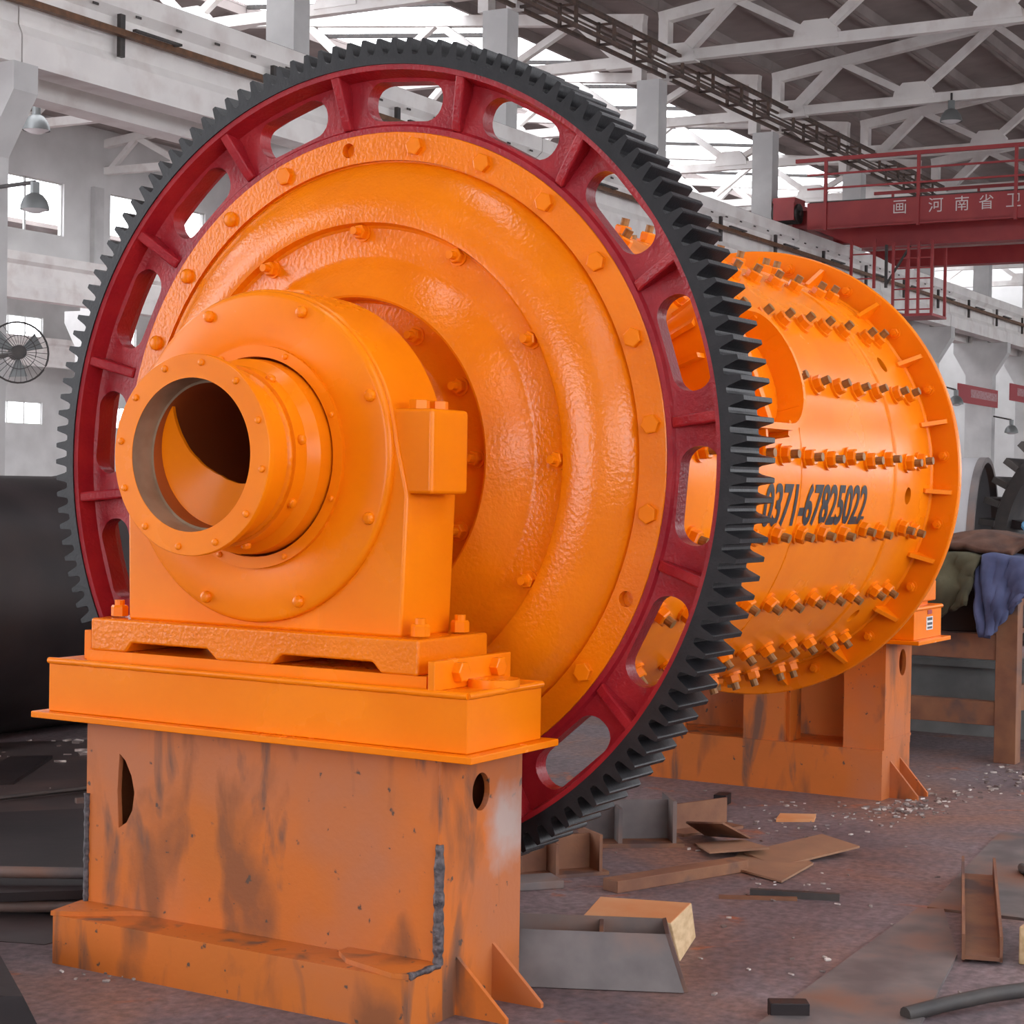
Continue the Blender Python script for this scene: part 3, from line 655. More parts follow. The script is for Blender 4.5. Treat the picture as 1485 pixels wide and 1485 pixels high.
# welded box beams under the bearings
def sole_box(x0, x1, y0, y1, z1, z0, label, near=True):
    e = empty('sole_box', ((x0+x1)/2, (y0+y1)/2, z0-0.02+H), label, 'box beam')
    b = MB(); b.box(x0, x1, y0, y1, z0+H, z1+H); bx = b.build('box_body', ORANGE, e, bevel=0.004)
    b = MB(); b.box(x0-0.038, x1+0.038, y0-0.038, y1+0.038, z0-0.020+H, z0+H); b.build('bottom_flange', ORANGE, e, bevel=0.003)
    b = MB(); b.box(x0+0.03, x1-0.03, -0.635 if near else y0+0.06, 0.635 if near else y1-0.06, z1+H, -0.602+H); b.build('shim_plate', ORANGE, e)
    for p0, p1 in (((x0, y0), (x0, y1)), ((x0, y0), (x1, y0)), ((x1, y0), (x1, y1))):
        m = MB(); N_ = max(8, int(math.dist(p0, p1)*30)); m.path([(p0[0]+(p1[0]-p0[0])*i/N_, p0[1]+(p1[1]-p0[1])*i/N_, z1-0.006+H) for i in range(N_+1)], 0.010, 8, jit=0.08); m.build('weld_bead', ORANGE, e, smooth=60)
    if near:
        b = MB(); b.box(x0-0.005, x1, -0.685, -0.662, z1+H, -0.555+H); st_ = b.build('stop_plate', ORANGE, e, bevel=0.003)
        for x in (x0+0.11, x1-0.09): place('bolt', headm, None, st_, basis=dirmat((x, -0.685, -0.590+H), (0, -1, 0)))
        b = MB(); b.cyl(((x0+x1)/2+0.02, -0.735, z1+H), ((x0+x1)/2+0.02, -0.735, z1+0.022+H), 0.075, n=24); b.build('round_pad', ORANGE, e, smooth=30)
        b = MB(); b.box(x0+0.06, x0+0.12, 0.645, 0.675, z1+H, -0.545+H); b.build('stop_plate', ORANGE, e, bevel=0.003)
    return e
sole_box(-0.65, -0.255, -0.790, 0.765, -0.636, -0.800, 'bright orange welded box beam under the open tube bearing')
fb = sole_box(3.60, 4.00, -0.575, 0.82, -0.622, -0.775, 'orange box beam carrying a small sticker near the rack', near=False)
b = MB(); b.box(3.775, 3.865, -0.5775, -0.5755, -0.735+H, -0.672+H); b.build('sticker', LABELW, fb)
for i, (z0, z1) in enumerate(((-0.690, -0.677), (-0.712, -0.700), (-0.730, -0.720))):
    b = MB(); b.box(3.785, 3.855, -0.5785, -0.5775, z0+H, z1+H); b.build('sticker_print', LABELD, fb)
b = MB(); b.box(3.79, 3.85, -0.5775, -0.5755, -0.660+H, -0.640+H); b.build('red_sticker', LABELR, fb)

# near pedestal: welded plates with a wide base
ped = empty('pedestal', (-0.45, 0, 0), 'worn orange steel pedestal with stains under the open tube bearing', 'pedestal')
y0, y1 = -0.69, 0.635; ZT = -0.82
b = MB(); b.prism([(y0+0.0185, -1.42), (y1, -1.42), (y1, ZT), (y0+0.0185, ZT)], YZ, -0.612, -0.594); fp = b.build('front_plate', ORANGE_OLD, ped)
lens = [(0.500, -0.915), (0.475, -0.935), (0.450, -0.98), (0.437, -1.03), (0.445, -1.085), (0.468, -1.125), (0.500, -1.145), (0.507, -1.03)]
c_ = MB(); c_.prism(lens, YZ, -0.7, -0.5); cut(fp, c_)
b = MB(); b.prism([(y0+0.0185, -1.42), (y1-0.0185, -1.42), (y1-0.0185, ZT), (y0+0.0185, ZT)], YZ, -0.22, -0.20); b.build('back_plate', ORANGE_OLD, ped)
b = MB(); b.prism([(-0.768, -1.548), (-0.19, -1.548), (-0.19, ZT), (-0.614, ZT), (-0.614, -1.400), (-0.768, -1.400)], XZ, y0, y0+0.018); ep = b.build('end_plate', ORANGE_PATCH, ped)
c_ = MB(); c_.prism([(-0.415+0.046*math.cos(RAD(t)), -0.940+0.054*math.sin(RAD(t))) for t in range(0, 360, 12)], XZ, y0-0.1, y0+0.1); cut(ep, c_)
b = MB(); b.box(-0.5935, -0.20, y1-0.018, y1, H-1.42, H+ZT); b.build('end_plate', ORANGE_OLD, ped)
b = MB(); b.box(-0.60, -0.20, -0.05, -0.03, H-1.42, H+ZT); b.build('inner_web', ORANGE_OLD, ped)
b = MB(); b.box(-0.765, -0.19, y0+0.018, y1-0.015, 0, H-1.400); b.build('base', ORANGE_OLD, ped)
for pl in ([(-0.612, -0.685), (-0.760, -0.685), (-0.775, -0.64), (-0.72, -0.45), (-0.66, -0.38), (-0.612, -0.38)], [(-0.612, 0.65), (-0.775, 0.62), (-0.735, 0.54), (-0.64, 0.42), (-0.612, 0.36)]):
    b = MB(); b.prism(pl, XY, -1.400, -1.386); b.build('ledge_plate', ORANGE_OLD, ped)
for x in (-0.525, -0.335):
    b = MB(); b.prism([(y0, -1.548), (y0-0.165, -1.548), (y0-0.165, -1.535), (y0, -1.385)], lambda p, q, d: Vector((d, p, q+H)), x-0.007, x+0.007); b.build('gusset', ORANGE_OLD, ped)
wp = [(-0.618, y0+0.004, H-1.06-0.33*i/26) for i in range(27)]
b = MB(); b.path(wp, 0.014, 8, jit=0.25); b.build('weld_bead', WELD, ped, smooth=60)
b = MB(); b.path([(-0.618-0.14*i/10, y0+0.002, H-1.392) for i in range(11)], 0.010, 8, jit=0.25); b.build('weld_bead', WELD, ped, smooth=60)
b = MB(); b.path([(-0.613, y1-0.004, H-1.05-0.36*i/26) for i in range(27)], 0.010, 8, jit=0.2); b.build('weld_bead', WELD, ped, smooth=60)
b = MB(); b.path([(-0.613, y0+0.006, H-0.83-0.24*i/14) for i in range(15)], 0.006, 8, jit=0.2); b.build('weld_bead', ORANGE_OLD, ped, smooth=60)

# far pedestal: open frame of wide posts
fp_ = empty('pedestal', (3.8, 0.2, 0), 'worn orange steel pedestal with open panels beyond the girth gear', 'pedestal')
FX0, FX1, FY0, FY1, FZ = 3.62, 3.99, -0.43, 0.86, -0.795
b = MB(); b.box(FX0-0.02, FX1, FY0, FY1, 0, H-1.31); b.build('base', ORANGE_OLD, fp_)
for a_, c2 in ((FY0+0.0165, -0.225), (0.08, 0.30), (0.62, FY1)):
    b = MB(); b.box(FX0, FX0+0.02, a_, c2, H-1.31, H+FZ); b.build('post', ORANGE_OLD, fp_)
b = MB(); b.box(FX0+0.02, FX0+0.16, 0.06, 0.08, H-1.31, H+FZ); b.build('inner_web', ORANGE_OLD, fp_)
b = MB(); b.box(FX1-0.02, FX1, FY0+0.0165, FY1, H-1.31, H+FZ); b.build('back_plate', ORANGE_OLD, fp_)
b = MB(); b.prism([(FX0, -1.31), (FX1, -1.31), (FX1, FZ), (FX0, FZ)], XZ, FY0-0.002, FY0+0.016); ep = b.build('end_plate', ORANGE_OLD, fp_)
c_ = MB(); c_.prism([(3.86+0.05*math.cos(RAD(t)), -0.905+0.065*math.sin(RAD(t))) for t in range(0, 360, 12)], XZ, FY0-0.1, FY0+0.1); cut(ep, c_)
for x in (FX0+0.10, FX0+0.24):
    b = MB(); b.prism([(FY0, -1.548), (FY0-0.14, -1.548), (FY0-0.14, -1.53), (FY0, -1.37)], lambda p, q, d: Vector((d, p, q+H)), x-0.008, x+0.008); b.build('gusset', ORANGE_OLD, fp_)
b = MB(); b.box(FX0-0.01, FX1, FY0-0.006, FY0, H-1.275, H-1.262); b.build('weld_bead', ORANGE_OLD, fp_)

# ================================================================== THINGS AROUND THE MILL
# dark rolled drum on the floor behind the gear
dr = empty('rolled_shell', (4.0, 4.6, 0.0), 'dark rolled steel cylinder lying on the floor behind the gear', 'cylinder')
def xcyl(mb, x0, x1, r, y, z, n=96, prof=None):
    pr_ = prof or [(x0, r), (x1, r), (x1, r-0.03), (x0, r-0.03)]; vs = []; k = len(pr_)
    for i in range(n):
        a = 2*PI*i/n
        for x, rr in pr_: vs.append((x, y+rr*math.cos(a), z+rr*math.sin(a)))
    return mb.add(vs, [(i*k+q, ((i+1) % n)*k+q, ((i+1) % n)*k+(q+1) % k, i*k+(q+1) % k) for i in range(n) for q in range(k)])
m_ = MB(); xcyl(m_, 0.6, 6.4, 0.742, 4.6, 0.742); m_.build('shell', DSTEEL, dr, smooth=40)
m_ = MB(); xcyl(m_, 0, 0, 0, 4.6, 0.742, prof=[(3.25, 0.741), (3.255, 0.748), (3.275, 0.748), (3.28, 0.741)]); m_.build('weld_seam', DSTEEL, dr, smooth=40)
hm = MB(); hm.cyl((0, 0, -0.01), (0, 0, 0.0015), 0.012, n=10); hmm = hm.mesh('bolt_hole'); hmm.materials.append(LABELW)
for x in (2.75, 3.15, 3.6):
    for a in (205, 178, 232): place('bolt_hole', hmm, None, dr, basis=dirmat((x, 4.6+0.742*math.cos(RAD(a)), 0.742+0.742*math.sin(RAD(a))), (0, math.cos(RAD(a)), math.sin(RAD(a)))))

# steel rack at the far right with clothes on it
rk = empty('steel_rack', (5.1, -0.3, 0), 'rusty welded steel rack piled with clothes beside the far pedestal', 'rack')
m_ = MB(); m_.box(5.17, 5.27, -0.62, -0.50, 0, 1.0); m_.build('post', RUST, rk, bevel=0.004)
m_ = MB(); m_.box(6.6, 6.7, -1.10, -0.98, 0, 1.0); m_.build('post', RUST, rk, bevel=0.004)
m_ = MB(); m_.box(5.16, 5.26, 1.0, 1.1, 0, 1.0); m_.build('post', RUST, rk, bevel=0.004)
m_ = MB(); m_.box(5.18, 5.26, -0.50, 1.05, 0.56, 0.70); m_.build('rail', RUST, rk, bevel=0.004)
m_ = MB(); m_.box(5.18, 5.26, -0.50, 1.05, 0.20, 0.33); m_.build('rail', RUST, rk, bevel=0.004)
m_ = MB(); m_.bar((5.25, -0.55, 0.35), (6.62, -1.04, 0.35), 0.06, 0.14); m_.build('rail', RUST, rk)
m_ = MB(); m_.bar((5.25, -0.55, 0.93), (6.62, -1.04, 0.93), 0.06, 0.14); m_.build('rail', RUST, rk)
m_ = MB(); m_.add([(5.12, -0.66, 1.0), (5.12, 1.12, 1.0), (6.7, 1.0, 1.0), (6.75, -1.12, 1.0)] + [(5.12, -0.66, 1.04), (5.12, 1.12, 1.04), (6.7, 1.0, 1.04), (6.75, -1.12, 1.04)], [(0, 1, 2, 3), (4, 5, 6, 7), (0, 1, 5, 4), (1, 2, 6, 5), (2, 3, 7, 6), (3, 0, 4, 7)]); m_.build('top', RUST, rk)
m_ = MB(); m_.box(5.285, 5.95, -0.45, 0.95, 0.70, 0.97); m_.box(5.275, 5.285, -0.46, 0.96, 0.93, 0.985); tag(m_.build('storage_box', DSTEEL, bevel=0.005), 'dark steel box standing inside the rusty rack under the jackets', 'box')
m_ = MB(); m_.box(5.26, 6.6, -0.48, 1.0, 0.68, 0.70); m_.build('shelf', RUST, rk)
# pale beam and scrap under the rack
m_ = MB(); m_.box(6.2, 6.5, -0.6, 2.2, 0.0, 0.42); m_.box(6.14, 6.56, -0.6, 2.2, 0.42, 0.46); tag(m_.build('steel_beam', mat('pale_grey_steel', (0.16, 0.165, 0.165), (0.24, 0.245, 0.24), scale=4, rough=0.6)), 'pale grey steel beam lying behind the rusty rack', 'beam')

def cloth(name, pts, mtl, label, cat, thick=0.035, amp=0.03, seed=1, sub=34):
    # a sheet draped over an edge: pts is a grid of rows (front hem .. over the top .. back)
    rnd = random.Random(seed); rows = len(pts); cols_ = len(pts[0]); vs = []
    def samp(u_, v_):
        i = min(int(u_*(rows-1)), rows-2); j = min(int(v_*(cols_-1)), cols_-2); a = u_*(rows-1)-i; b = v_*(cols_-1)-j
        P = [Vector(pts[i+p][j+q]) for p in (0, 1) for q in (0, 1)]
        return P[0]*(1-a)*(1-b) + P[1]*(1-a)*b + P[2]*a*(1-b) + P[3]*a*b
    ph = [rnd.uniform(0, 6) for _ in range(6)]
    for i in range(sub+1):
        for j in range(sub+1):
            u_, v_ = i/sub, j/sub; p = samp(u_, v_)
            wv = math.sin(v_*13+ph[0]+2*math.sin(u_*3+ph[1])) + 0.6*math.sin(v_*23+u_*7+ph[2]) + 0.6*math.sin(u_*15+v_*9+ph[3]) + 0.22*math.sin(v_*41-u_*19+ph[1]) + 0.15*math.sin(u_*33+v_*27+ph[4]) + rnd.uniform(-0.12, 0.12)
            p = p + Vector((-amp*wv, amp*0.3*math.sin(u_*9+ph[4]), amp*0.4*math.sin(v_*9+ph[5]))); vs.append(p)
    fs = [(i*(sub+1)+j, i*(sub+1)+j+1, (i+1)*(sub+1)+j+1, (i+1)*(sub+1)+j) for i in range(sub) for j in range(sub)]
    mb = MB(); mb.add(vs, fs); o = mb.build(name, mtl, smooth=80)
    md = o.modifiers.new('thick', 'SOLIDIFY'); md.thickness = thick; md.offset = 0
    return tag(o, label, cat)
cloth('jacket', [[(5.04, 0.10, 0.74), (5.03, -0.06, 0.70), (5.03, -0.20, 0.78), (5.05, -0.36, 0.86)], [(5.06, 0.12, 0.92), (5.04, -0.06, 0.92), (5.04, -0.22, 0.97), (5.06, -0.40, 1.0)], [(5.16, 0.14, 1.10), (5.12, -0.06, 1.13), (5.12, -0.24, 1.13), (5.12, -0.42, 1.11)], [(5.5, 0.16, 1.10), (5.5, -0.06, 1.15), (5.5, -0.24, 1.12), (5.5, -0.44, 1.10)]], GREENCLOTH, 'crumpled olive green jacket draped over the front of the rusty rack', 'jacket', seed=3, amp=0.026)
cloth('jacket', [[(5.08, -0.44, 0.70), (5.06, -0.48, 0.68), (5.06, -0.53, 0.76), (5.10, -0.66, 0.90)], [(5.07, -0.42, 0.90), (5.05, -0.50, 0.90), (5.05, -0.58, 0.94), (5.10, -0.72, 0.98)], [(5.15, -0.38, 1.11), (5.12, -0.48, 1.13), (5.12, -0.60, 1.12), (5.16, -0.76, 1.08)], [(5.5, -0.38, 1.10), (5.5, -0.48, 1.12), (5.5, -0.62, 1.12), (5.5, -0.80, 1.06)]], BLUECLOTH, 'faded blue jacket hanging over the corner of the rusty rack', 'jacket', seed=5, amp=0.018)
cloth('work_shirt', [[(5.2, 0.1, 1.12), (5.2, -0.1, 1.15), (5.2, -0.3, 1.17), (5.2, -0.56, 1.15)], [(5.4, 0.1, 1.16), (5.4, -0.1, 1.20), (5.4, -0.35, 1.25), (5.4, -0.62, 1.22)], [(5.7, 0.1, 1.16), (5.7, -0.1, 1.20), (5.7, -0.4, 1.24), (5.7, -0.68, 1.20)], [(5.95, 0.1, 1.06), (5.95, -0.1, 1.06), (5.95, -0.4, 1.08), (5.95, -0.7, 1.08)]], BROWNCLOTH, 'crumpled brown cloth heaped on top of the rusty rack', 'cloth', seed=9, amp=0.03)
m_ = MB(); m_.cyl((5.50, -0.60, 1.25), (5.53, -0.55, 1.30), 0.028, n=14); m_.cyl((5.53, -0.55, 1.30), (5.535, -0.54, 1.31), 0.018, n=12); tag(m_.build('tin_can', BLUE, smooth=30), 'small blue tin lying on the heaped brown cloth', 'can')
m_ = domemb(0.04, 0.05, 16); o = m_.build('cap', LABELW, smooth=60); o.matrix_basis = T((5.35, -0.68, 1.17)); tag(o, 'small white cap lying on the blue jacket', 'cap')

# grey pipe section standing beyond the flange and the dark finned part
pp = empty('pipe_section', (8.0, 0.6, 0.40), 'grey rolled pipe section with dark open end beyond the far flange', 'pipe')
pd_ = Vector((0.149, -0.989, 0)).normalized(); pe = Vector((8.02, 0.42, 1.10)); pn = pd_.cross(Vector((0, 0, 1))).normalized(); PR = 0.62
def ring_pts(r, k, n=64): return [pe - pd_*k + pn*r*math.cos(2*PI*i/n) + Vector((0, 0, 1))*r*math.sin(2*PI*i/n) for i in range(n)]
def sleeve(rings, nm, m, par):
    b = MB(); n = 64; vs = [p for r, k in rings for p in ring_pts(r, k)]; k_ = len(rings)
    b.add(vs, [(q*n+i, q*n+(i+1) % n, ((q+1) % k_)*n+(i+1) % n, ((q+1) % k_)*n+i) for q in range(k_) for i in range(n)]); return b.build(nm, m, par, smooth=40)
sleeve([(PR, 0.03), (PR, 2.6), (PR-0.03, 2.6), (PR-0.03, 0.03)], 'wall', mat('grey_primer', (0.36, 0.35, 0.36), (0.45, 0.44, 0.45), scale=2, rough=0.6), pp)
sleeve([(PR+0.004, 0.0), (PR+0.004, 0.05), (PR-0.034, 0.05), (PR-0.034, 0.0)], 'end_ring', STEEL, pp)
m_ = MB(); m_.box(7.5, 8.3, 0.7, 2.6, 0.0, 0.46); m_.box(7.3, 8.5, 0.6, 2.7, 0.40, 0.475); tag(m_.build('support_stand', DARKMETAL), 'dark steel stand under the grey pipe section', 'stand')
fn = empty('gear_wheel', (8.6, -0.25, 0.0), 'dark toothed gear wheel standing at the edge beyond the rack', 'gear')
GC = Vector((8.3, -0.50, 1.12))
fm = MB(); fm.box(-0.28, 0.28, -0.022, 0.022, 0.0, 0.11); fmm = fm.mesh('tooth'); fmm.materials.append(DARKMETAL)
for i in range(40):
    a = RAD(9*i); r_ = Vector((0, math.cos(a), math.sin(a)))
    M_ = Matrix(((1, 0, 0, GC.x), (0, -math.sin(a), math.cos(a), GC.y+0.885*math.cos(a)), (0, math.cos(a), math.sin(a), GC.z+0.885*math.sin(a)), (0, 0, 0, 1)))
    place('tooth', fmm, None, fn, basis=M_)
for r0_, r1_ in ((0.80, 0.89), (0.45, 0.52)):
    m_ = MB(); xcyl(m_, 0, 0, 0, GC.y, GC.z, prof=[(GC.x-0.25, r1_), (GC.x+0.25, r1_), (GC.x+0.25, r0_), (GC.x-0.25, r0_)]); m_.build('rim', DARKMETAL, fn, smooth=40)
for i in range(10):
    a = RAD(36*i+10); r_ = Vector((0, math.cos(a), math.sin(a))); m_ = MB(); m_.bar(GC+r_*0.5, GC+r_*0.82, 0.06, 0.3, ref=(1, 0, 0)); m_.build('spoke', DSTEEL, fn)
m_ = MB(); m_.box(GC.x-0.4, GC.x+0.4, GC.y-0.5, GC.y+0.5, 0, 0.12); m_.build('skid', DARKMETAL, fn)

# ---------------- scrap on the floor
def prism_thing(name, poly, z0, z1, m, label, cat, group=None, bevel=0):
    b = MB(); b.prism(poly, lambda p, q, d: Vector((p, q, d)), z0, z1); return tag(b.build(name, m, bevel=bevel), label, cat, group)
def oriented(loc, rz, rx=0.0, ry=0.0): return T(Vector(loc)) @ Matrix.Rotation(RAD(rz), 4, 'Z') @ Matrix.Rotation(RAD(ry), 4, 'Y') @ Matrix.Rotation(RAD(rx), 4, 'X')
# steel channel
ch = empty('steel_channel', (1.45, -1.53, 0.012), 'rusty steel channel lying open side up near the timber block', 'channel')
A_ = Vector((0.85, -1.70, 0)); B_ = Vector((2.08, -1.31, 0)); d_ = (B_-A_).normalized(); n_ = Vector((d_.y, -d_.x, 0)); wd = 0.115
b = MB(); b.add([A_+n_*-0.005, A_+n_*wd, B_+n_*wd, B_+n_*-0.005, A_+n_*-0.005+Vector((0, 0, .012)), A_+n_*wd+Vector((0, 0, .012)), B_+n_*wd+Vector((0, 0, .012)), B_+n_*-0.005+Vector((0, 0, .012))], [(0, 3, 2, 1), (4, 5, 6, 7), (0, 1, 5, 4), (1, 2, 6, 5), (2, 3, 7, 6), (3, 0, 4, 7)])
b.v = [(x, y, z+0.012) for x, y, z in b.v]; b.build('web', RUST, ch)
for s0 in (-0.005, wd-0.005):
    b = MB(); b.bar(A_+n_*s0+Vector((0, 0, 0.05)), B_+n_*s0+Vector((0, 0, 0.05)), 0.010, 0.080); b.build('flange', RUST, ch)
b = MB(); b.box(0.93, 1.5, -1.98, -1.845, 0, 0.12); o = b.build('timber_block', WOOD, bevel=0.006); tag(o, 'pale sawn timber block beside the rusty steel channel', 'timber')
prism_thing('floor_plate', [(-0.35, -1.45), (-0.1, -1.85), (0.90, -1.66), (1.50, -1.42), (1.46, -1.34)], 0, 0.012, STEEL, 'long flat steel plate on the floor running under the rusty channel', 'plate')
prism_thing('floor_plate', [(1.5, -1.36), (1.55, -1.9), (3.2, -1.8), (3.1, -1.15)], 0, 0.010, STEEL, 'flat steel plate on the floor beyond the rusty channel', 'plate')
b = MB(); b.path([(0.12, -1.76, 0.02), (0.25, -1.83, 0.03), (0.40, -1.91, 0.035), (0.60, -2.02, 0.03)], 0.022, 10); tag(b.build('bent_bar', DARKMETAL, smooth=50), 'bent grey steel bar near the timber block', 'bar')
b = MB(); b.box(-0.055, 0.055, -0.03, 0.03, 0, 0.045); o = b.build('steel_block', DSTEEL, bevel=0.003); o.matrix_basis = oriented((-0.02, -1.47, 0), -58); tag(o, 'small dark steel block alone on the floor by the long plate', 'block')
for i, (x, y, rz, R_) in enumerate(((2.35, -1.62, 0, 0.16), (2.55, -1.75, 20, 0.2))):
    b = MB(); b.path([(x+R_*math.cos(RAD(t+rz)), y+R_*math.sin(RAD(t+rz)), 0.025+0.03*i) for t in range(100, 260, 16)], 0.016, 8); tag(b.build('cable_coil', DARKMETAL, smooth=50), ('curved dark strip of cable lying on the floor plate', 'larger curved dark cable behind the smaller one')[i], 'cable')
# thin sheets
sheets = [([(-.28, -.12), (.10, -.16), (.30, -.02), (.22, .16), (-.10, .14)], (1.85, -0.60, 0.004), 10, 0, 0, 'dusty steel sheet at the bottom of the loose sheet pile'),
          ([(-.22, -.10), (.24, -.12), (.26, .10), (-.18, .12)], (2.10, -0.62, 0.020), -20, 3, -4, 'dusty brown sheet resting on the loose sheet pile, farther one'),
          ([(-.16, -.12), (.16, -.10), (.18, .10), (-.14, .12)], (2.02, -0.36, 0.022), 40, -4, 5, 'dusty grey sheet on the loose pile, nearer the gear'),
          ([(-.16, -.07), (.16, -.07), (.12, .07), (-.16, .08)], (2.18, -0.22, 0.05), 60, 28, 8, 'rust orange sheet tilted up at the edge of the pile')]
for poly, loc, rz, rx, ry, lab in sheets:
    b = MB(); b.prism(poly, lambda p, q, d: Vector((p, q, d)), 0, 0.008); o = b.build('steel_sheet', CARD if 'orange' not in lab else RUST); o.matrix_basis = oriented(loc, rz, rx, ry); tag(o, lab, 'sheet')
# tapered steel box lying by the pedestal
tb_ = empty('tapered_box', (0.1, -0.7, 0), 'open grey steel trough with slanted end beside the near pedestal', 'steel trough')
def quadplate(pts, th, nm, m, par):
    P = [Vector(p) for p in pts]; n = (P[1]-P[0]).cross(P[2]-P[0]).normalized()*th
    b = MB(); k = len(P); b.add(P + [p+n for p in P], [tuple(range(k))[::-1], tuple(range(k, 2*k))] + [(i, (i+1) % k, k+(i+1) % k, k+i) for i in range(k)]); return b.build(nm, m, par)
quadplate([(-0.187, -0.668, 0.0), (0.035, -1.12, 0.0), (0.047, -1.05, 0.16), (-0.141, -0.668, 0.16)], 0.012, 'side_plate', STEEL, tb_)
quadplate([(-0.06, -0.41, 0.0), (0.215, -1.00, 0.0), (0.216, -0.955, 0.162), (-0.05, -0.40, 0.162)], 0.012, 'side_plate', STEEL, tb_)
quadplate([(0.035, -1.12, 0.0), (0.215, -1.00, 0.0), (0.216, -0.955, 0.162), (0.047, -1.05, 0.16)], 0.012, 'end_plate', RUST, tb_)
quadplate([(-0.03, -0.88, 0.05), (0.14, -0.79, 0.05), (0.14, -0.78, 0.155), (-0.03, -0.87, 0.155)], 0.012, 'divider', RUST, tb_)
quadplate([(-0.150, -0.703, 0.012), (0.035, -1.10, 0.012), (0.20, -0.99, 0.012), (-0.04, -0.44, 0.012)], 0.012, 'bottom_plate', STEEL, tb_)
b = MB(); b.add([(0.35, -0.955, 0), (0.66, -0.86, 0), (0.54, -0.55, 0), (0.26, -0.645, 0), (0.34, -0.925, 0.12), (0.622, -0.86, 0.122), (0.537, -0.566, 0.12), (0.263, -0.652, 0.12)], [(0, 3, 2, 1), (4, 5, 6, 7), (0, 1, 5, 4), (1, 2, 6, 5), (2, 3, 7, 6), (3, 0, 4, 7)])
o = tag(b.build('timber_block', WOOD, bevel=0.004), 'timber block with orange dusted top behind the slanted trough', 'timber')
o.data.materials.append(WOODO); o.data.polygons[1].material_index = 1
for p_ in o.data.polygons:
    p_.material_index = 1 if p_.normal.z > 0.9 else 0
# welded brackets
def bracket(name, loc, rz, sc_, label, cat='bracket', m=STEEL, tilt=0):
    e = empty(name, loc, label, cat); e.matrix_basis = oriented(loc, rz, tilt); INV[e.name] = I4
    s = sc_
    for nm, (x0, x1, y0_, y1_, z0, z1), mm in (('base_plate', (-.20, .20, -.12, .12, 0, .016), RUST), ('web', (-.18, .16, -.01, .005, .016, .17), m), ('end_plate', (.155, .17, -.11, .11, .016, .18), m), ('mid_plate', (-.06, -.045, -.11, .005, .016, .15), m)):
        b = MB(); b.box(x0*s, x1*s, y0_*s, y1_*s, z0*s, z1*s); b.build(nm, mm, e)
    return e
bracket('welded_bracket', (1.98, 0.08, 0), -52, 1.05, 'grey welded steel bracket with upright plates under the gear teeth')
bracket('welded_bracket', (1.28, 0.02, 0), -35, 0.85, 'rusty welded bracket beside the near pedestal behind the trough', m=RUST, tilt=0)
e = empty('angle_offcut', (2.42, -0.02, 0), 'short rusty angle offcut beside the upright plate bracket', 'angle'); e.matrix_basis = oriented((2.42, -0.02, 0), -20); INV[e.name] = I4
b = MB(); b.box(-0.18, 0.18, -0.11, 0.0, 0, 0.012); b.build('flange', RUST, e); b = MB(); b.bar((-0.18, -0.005, 0.0), (0.18, 0.09, 0.0), 0.0, 0.0) if False else b.box(-0.18, 0.18, -0.008, 0.004, 0.012, 0.12); b.build('flange', RUST, e)
b = MB(); b.box(-0.34, 0.34, -0.04, 0.04, 0, 0.045); o = b.build('flat_bar', RUST, bevel=0.003); o.matrix_basis = oriented((1.42, -0.42, 0), -20); tag(o, 'long rusty flat bar on the floor toward the sheet pile', 'bar')
b = MB(); b.box(-0.32, 0.32, -0.07, 0.07, 0, 0.03); o = b.build('flat_bar', STEEL, bevel=0.003); o.matrix_basis = oriented((0.85, 0.12, 0), -40); tag(o, 'dull steel flat bar lying beside the near pedestal foot', 'bar')
b = MB(); b.box(-0.16, 0.16, -0.015, 0.015, 0, 0.025); o = b.build('rod_offcut', DARKMETAL); o.matrix_basis = oriented((1.40, -0.90, 0.0), -70); tag(o, 'short dark rod offcut on the open floor', 'rod')
b = MB(); b.box(-0.14, 0.14, -0.010, 0.010, 0, 0.012); o = b.build('rod_offcut', RUST); o.matrix_basis = oriented((1.30, -0.80, 0.0), -62); tag(o, 'thin rusty strip beside the short dark rod', 'strip')
b = MB(); b.box(-0.05, 0.05, -0.03, 0.03, 0, 0.05); o = b.build('steel_block', DSTEEL, bevel=0.003); o.matrix_basis = oriented((3.06, 0.15, 0), 10); tag(o, 'small dark steel block on the floor before the far pedestal', 'block')
prism_thing('steel_sheet', [(2.78, -0.24), (2.88, -0.38), (3.0, -0.34), (2.92, -0.20)], 0.0, 0.015, WOODO, 'small orange dusted scrap sheet in front of the far pedestal', 'sheet')
# left side scrap
DARKFLOOR = mat('dark_floor_sheet', (0.030, 0.021, 0.021), (0.065, 0.046, 0.045), scale=2.5, rough=0.5, bump=0.3, bscale=12, c3=(0.10, 0.06, 0.05), s3=1.6, lo3=0.52, hi3=0.7)
prism_thing('floor_plate', [(-0.62, 0.80), (0.1, 0.72), (2.6, 0.78), (3.6, 3.4), (2.4, 4.3), (0.4, 4.2), (-0.9, 1.6)], 0, 0.002, DARKFLOOR, 'wide thin dark brown sheet over the floor between pedestal and rolled cylinder', 'plate')  # thin sheet added over the floor to darken this area
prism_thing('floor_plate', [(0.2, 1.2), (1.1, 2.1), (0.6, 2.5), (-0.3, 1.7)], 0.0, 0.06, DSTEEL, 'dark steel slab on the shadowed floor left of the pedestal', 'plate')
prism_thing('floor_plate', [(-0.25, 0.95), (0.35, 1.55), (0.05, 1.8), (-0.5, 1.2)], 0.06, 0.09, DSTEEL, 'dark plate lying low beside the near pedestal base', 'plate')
b = MB(); b.cyl((-0.45, 1.42, 0.13), (0.02, 0.72, 0.12), 0.02, n=12); tag(b.build('steel_rod', STEEL, smooth=40), 'upper grey steel rod lying against the near pedestal base', 'rod')
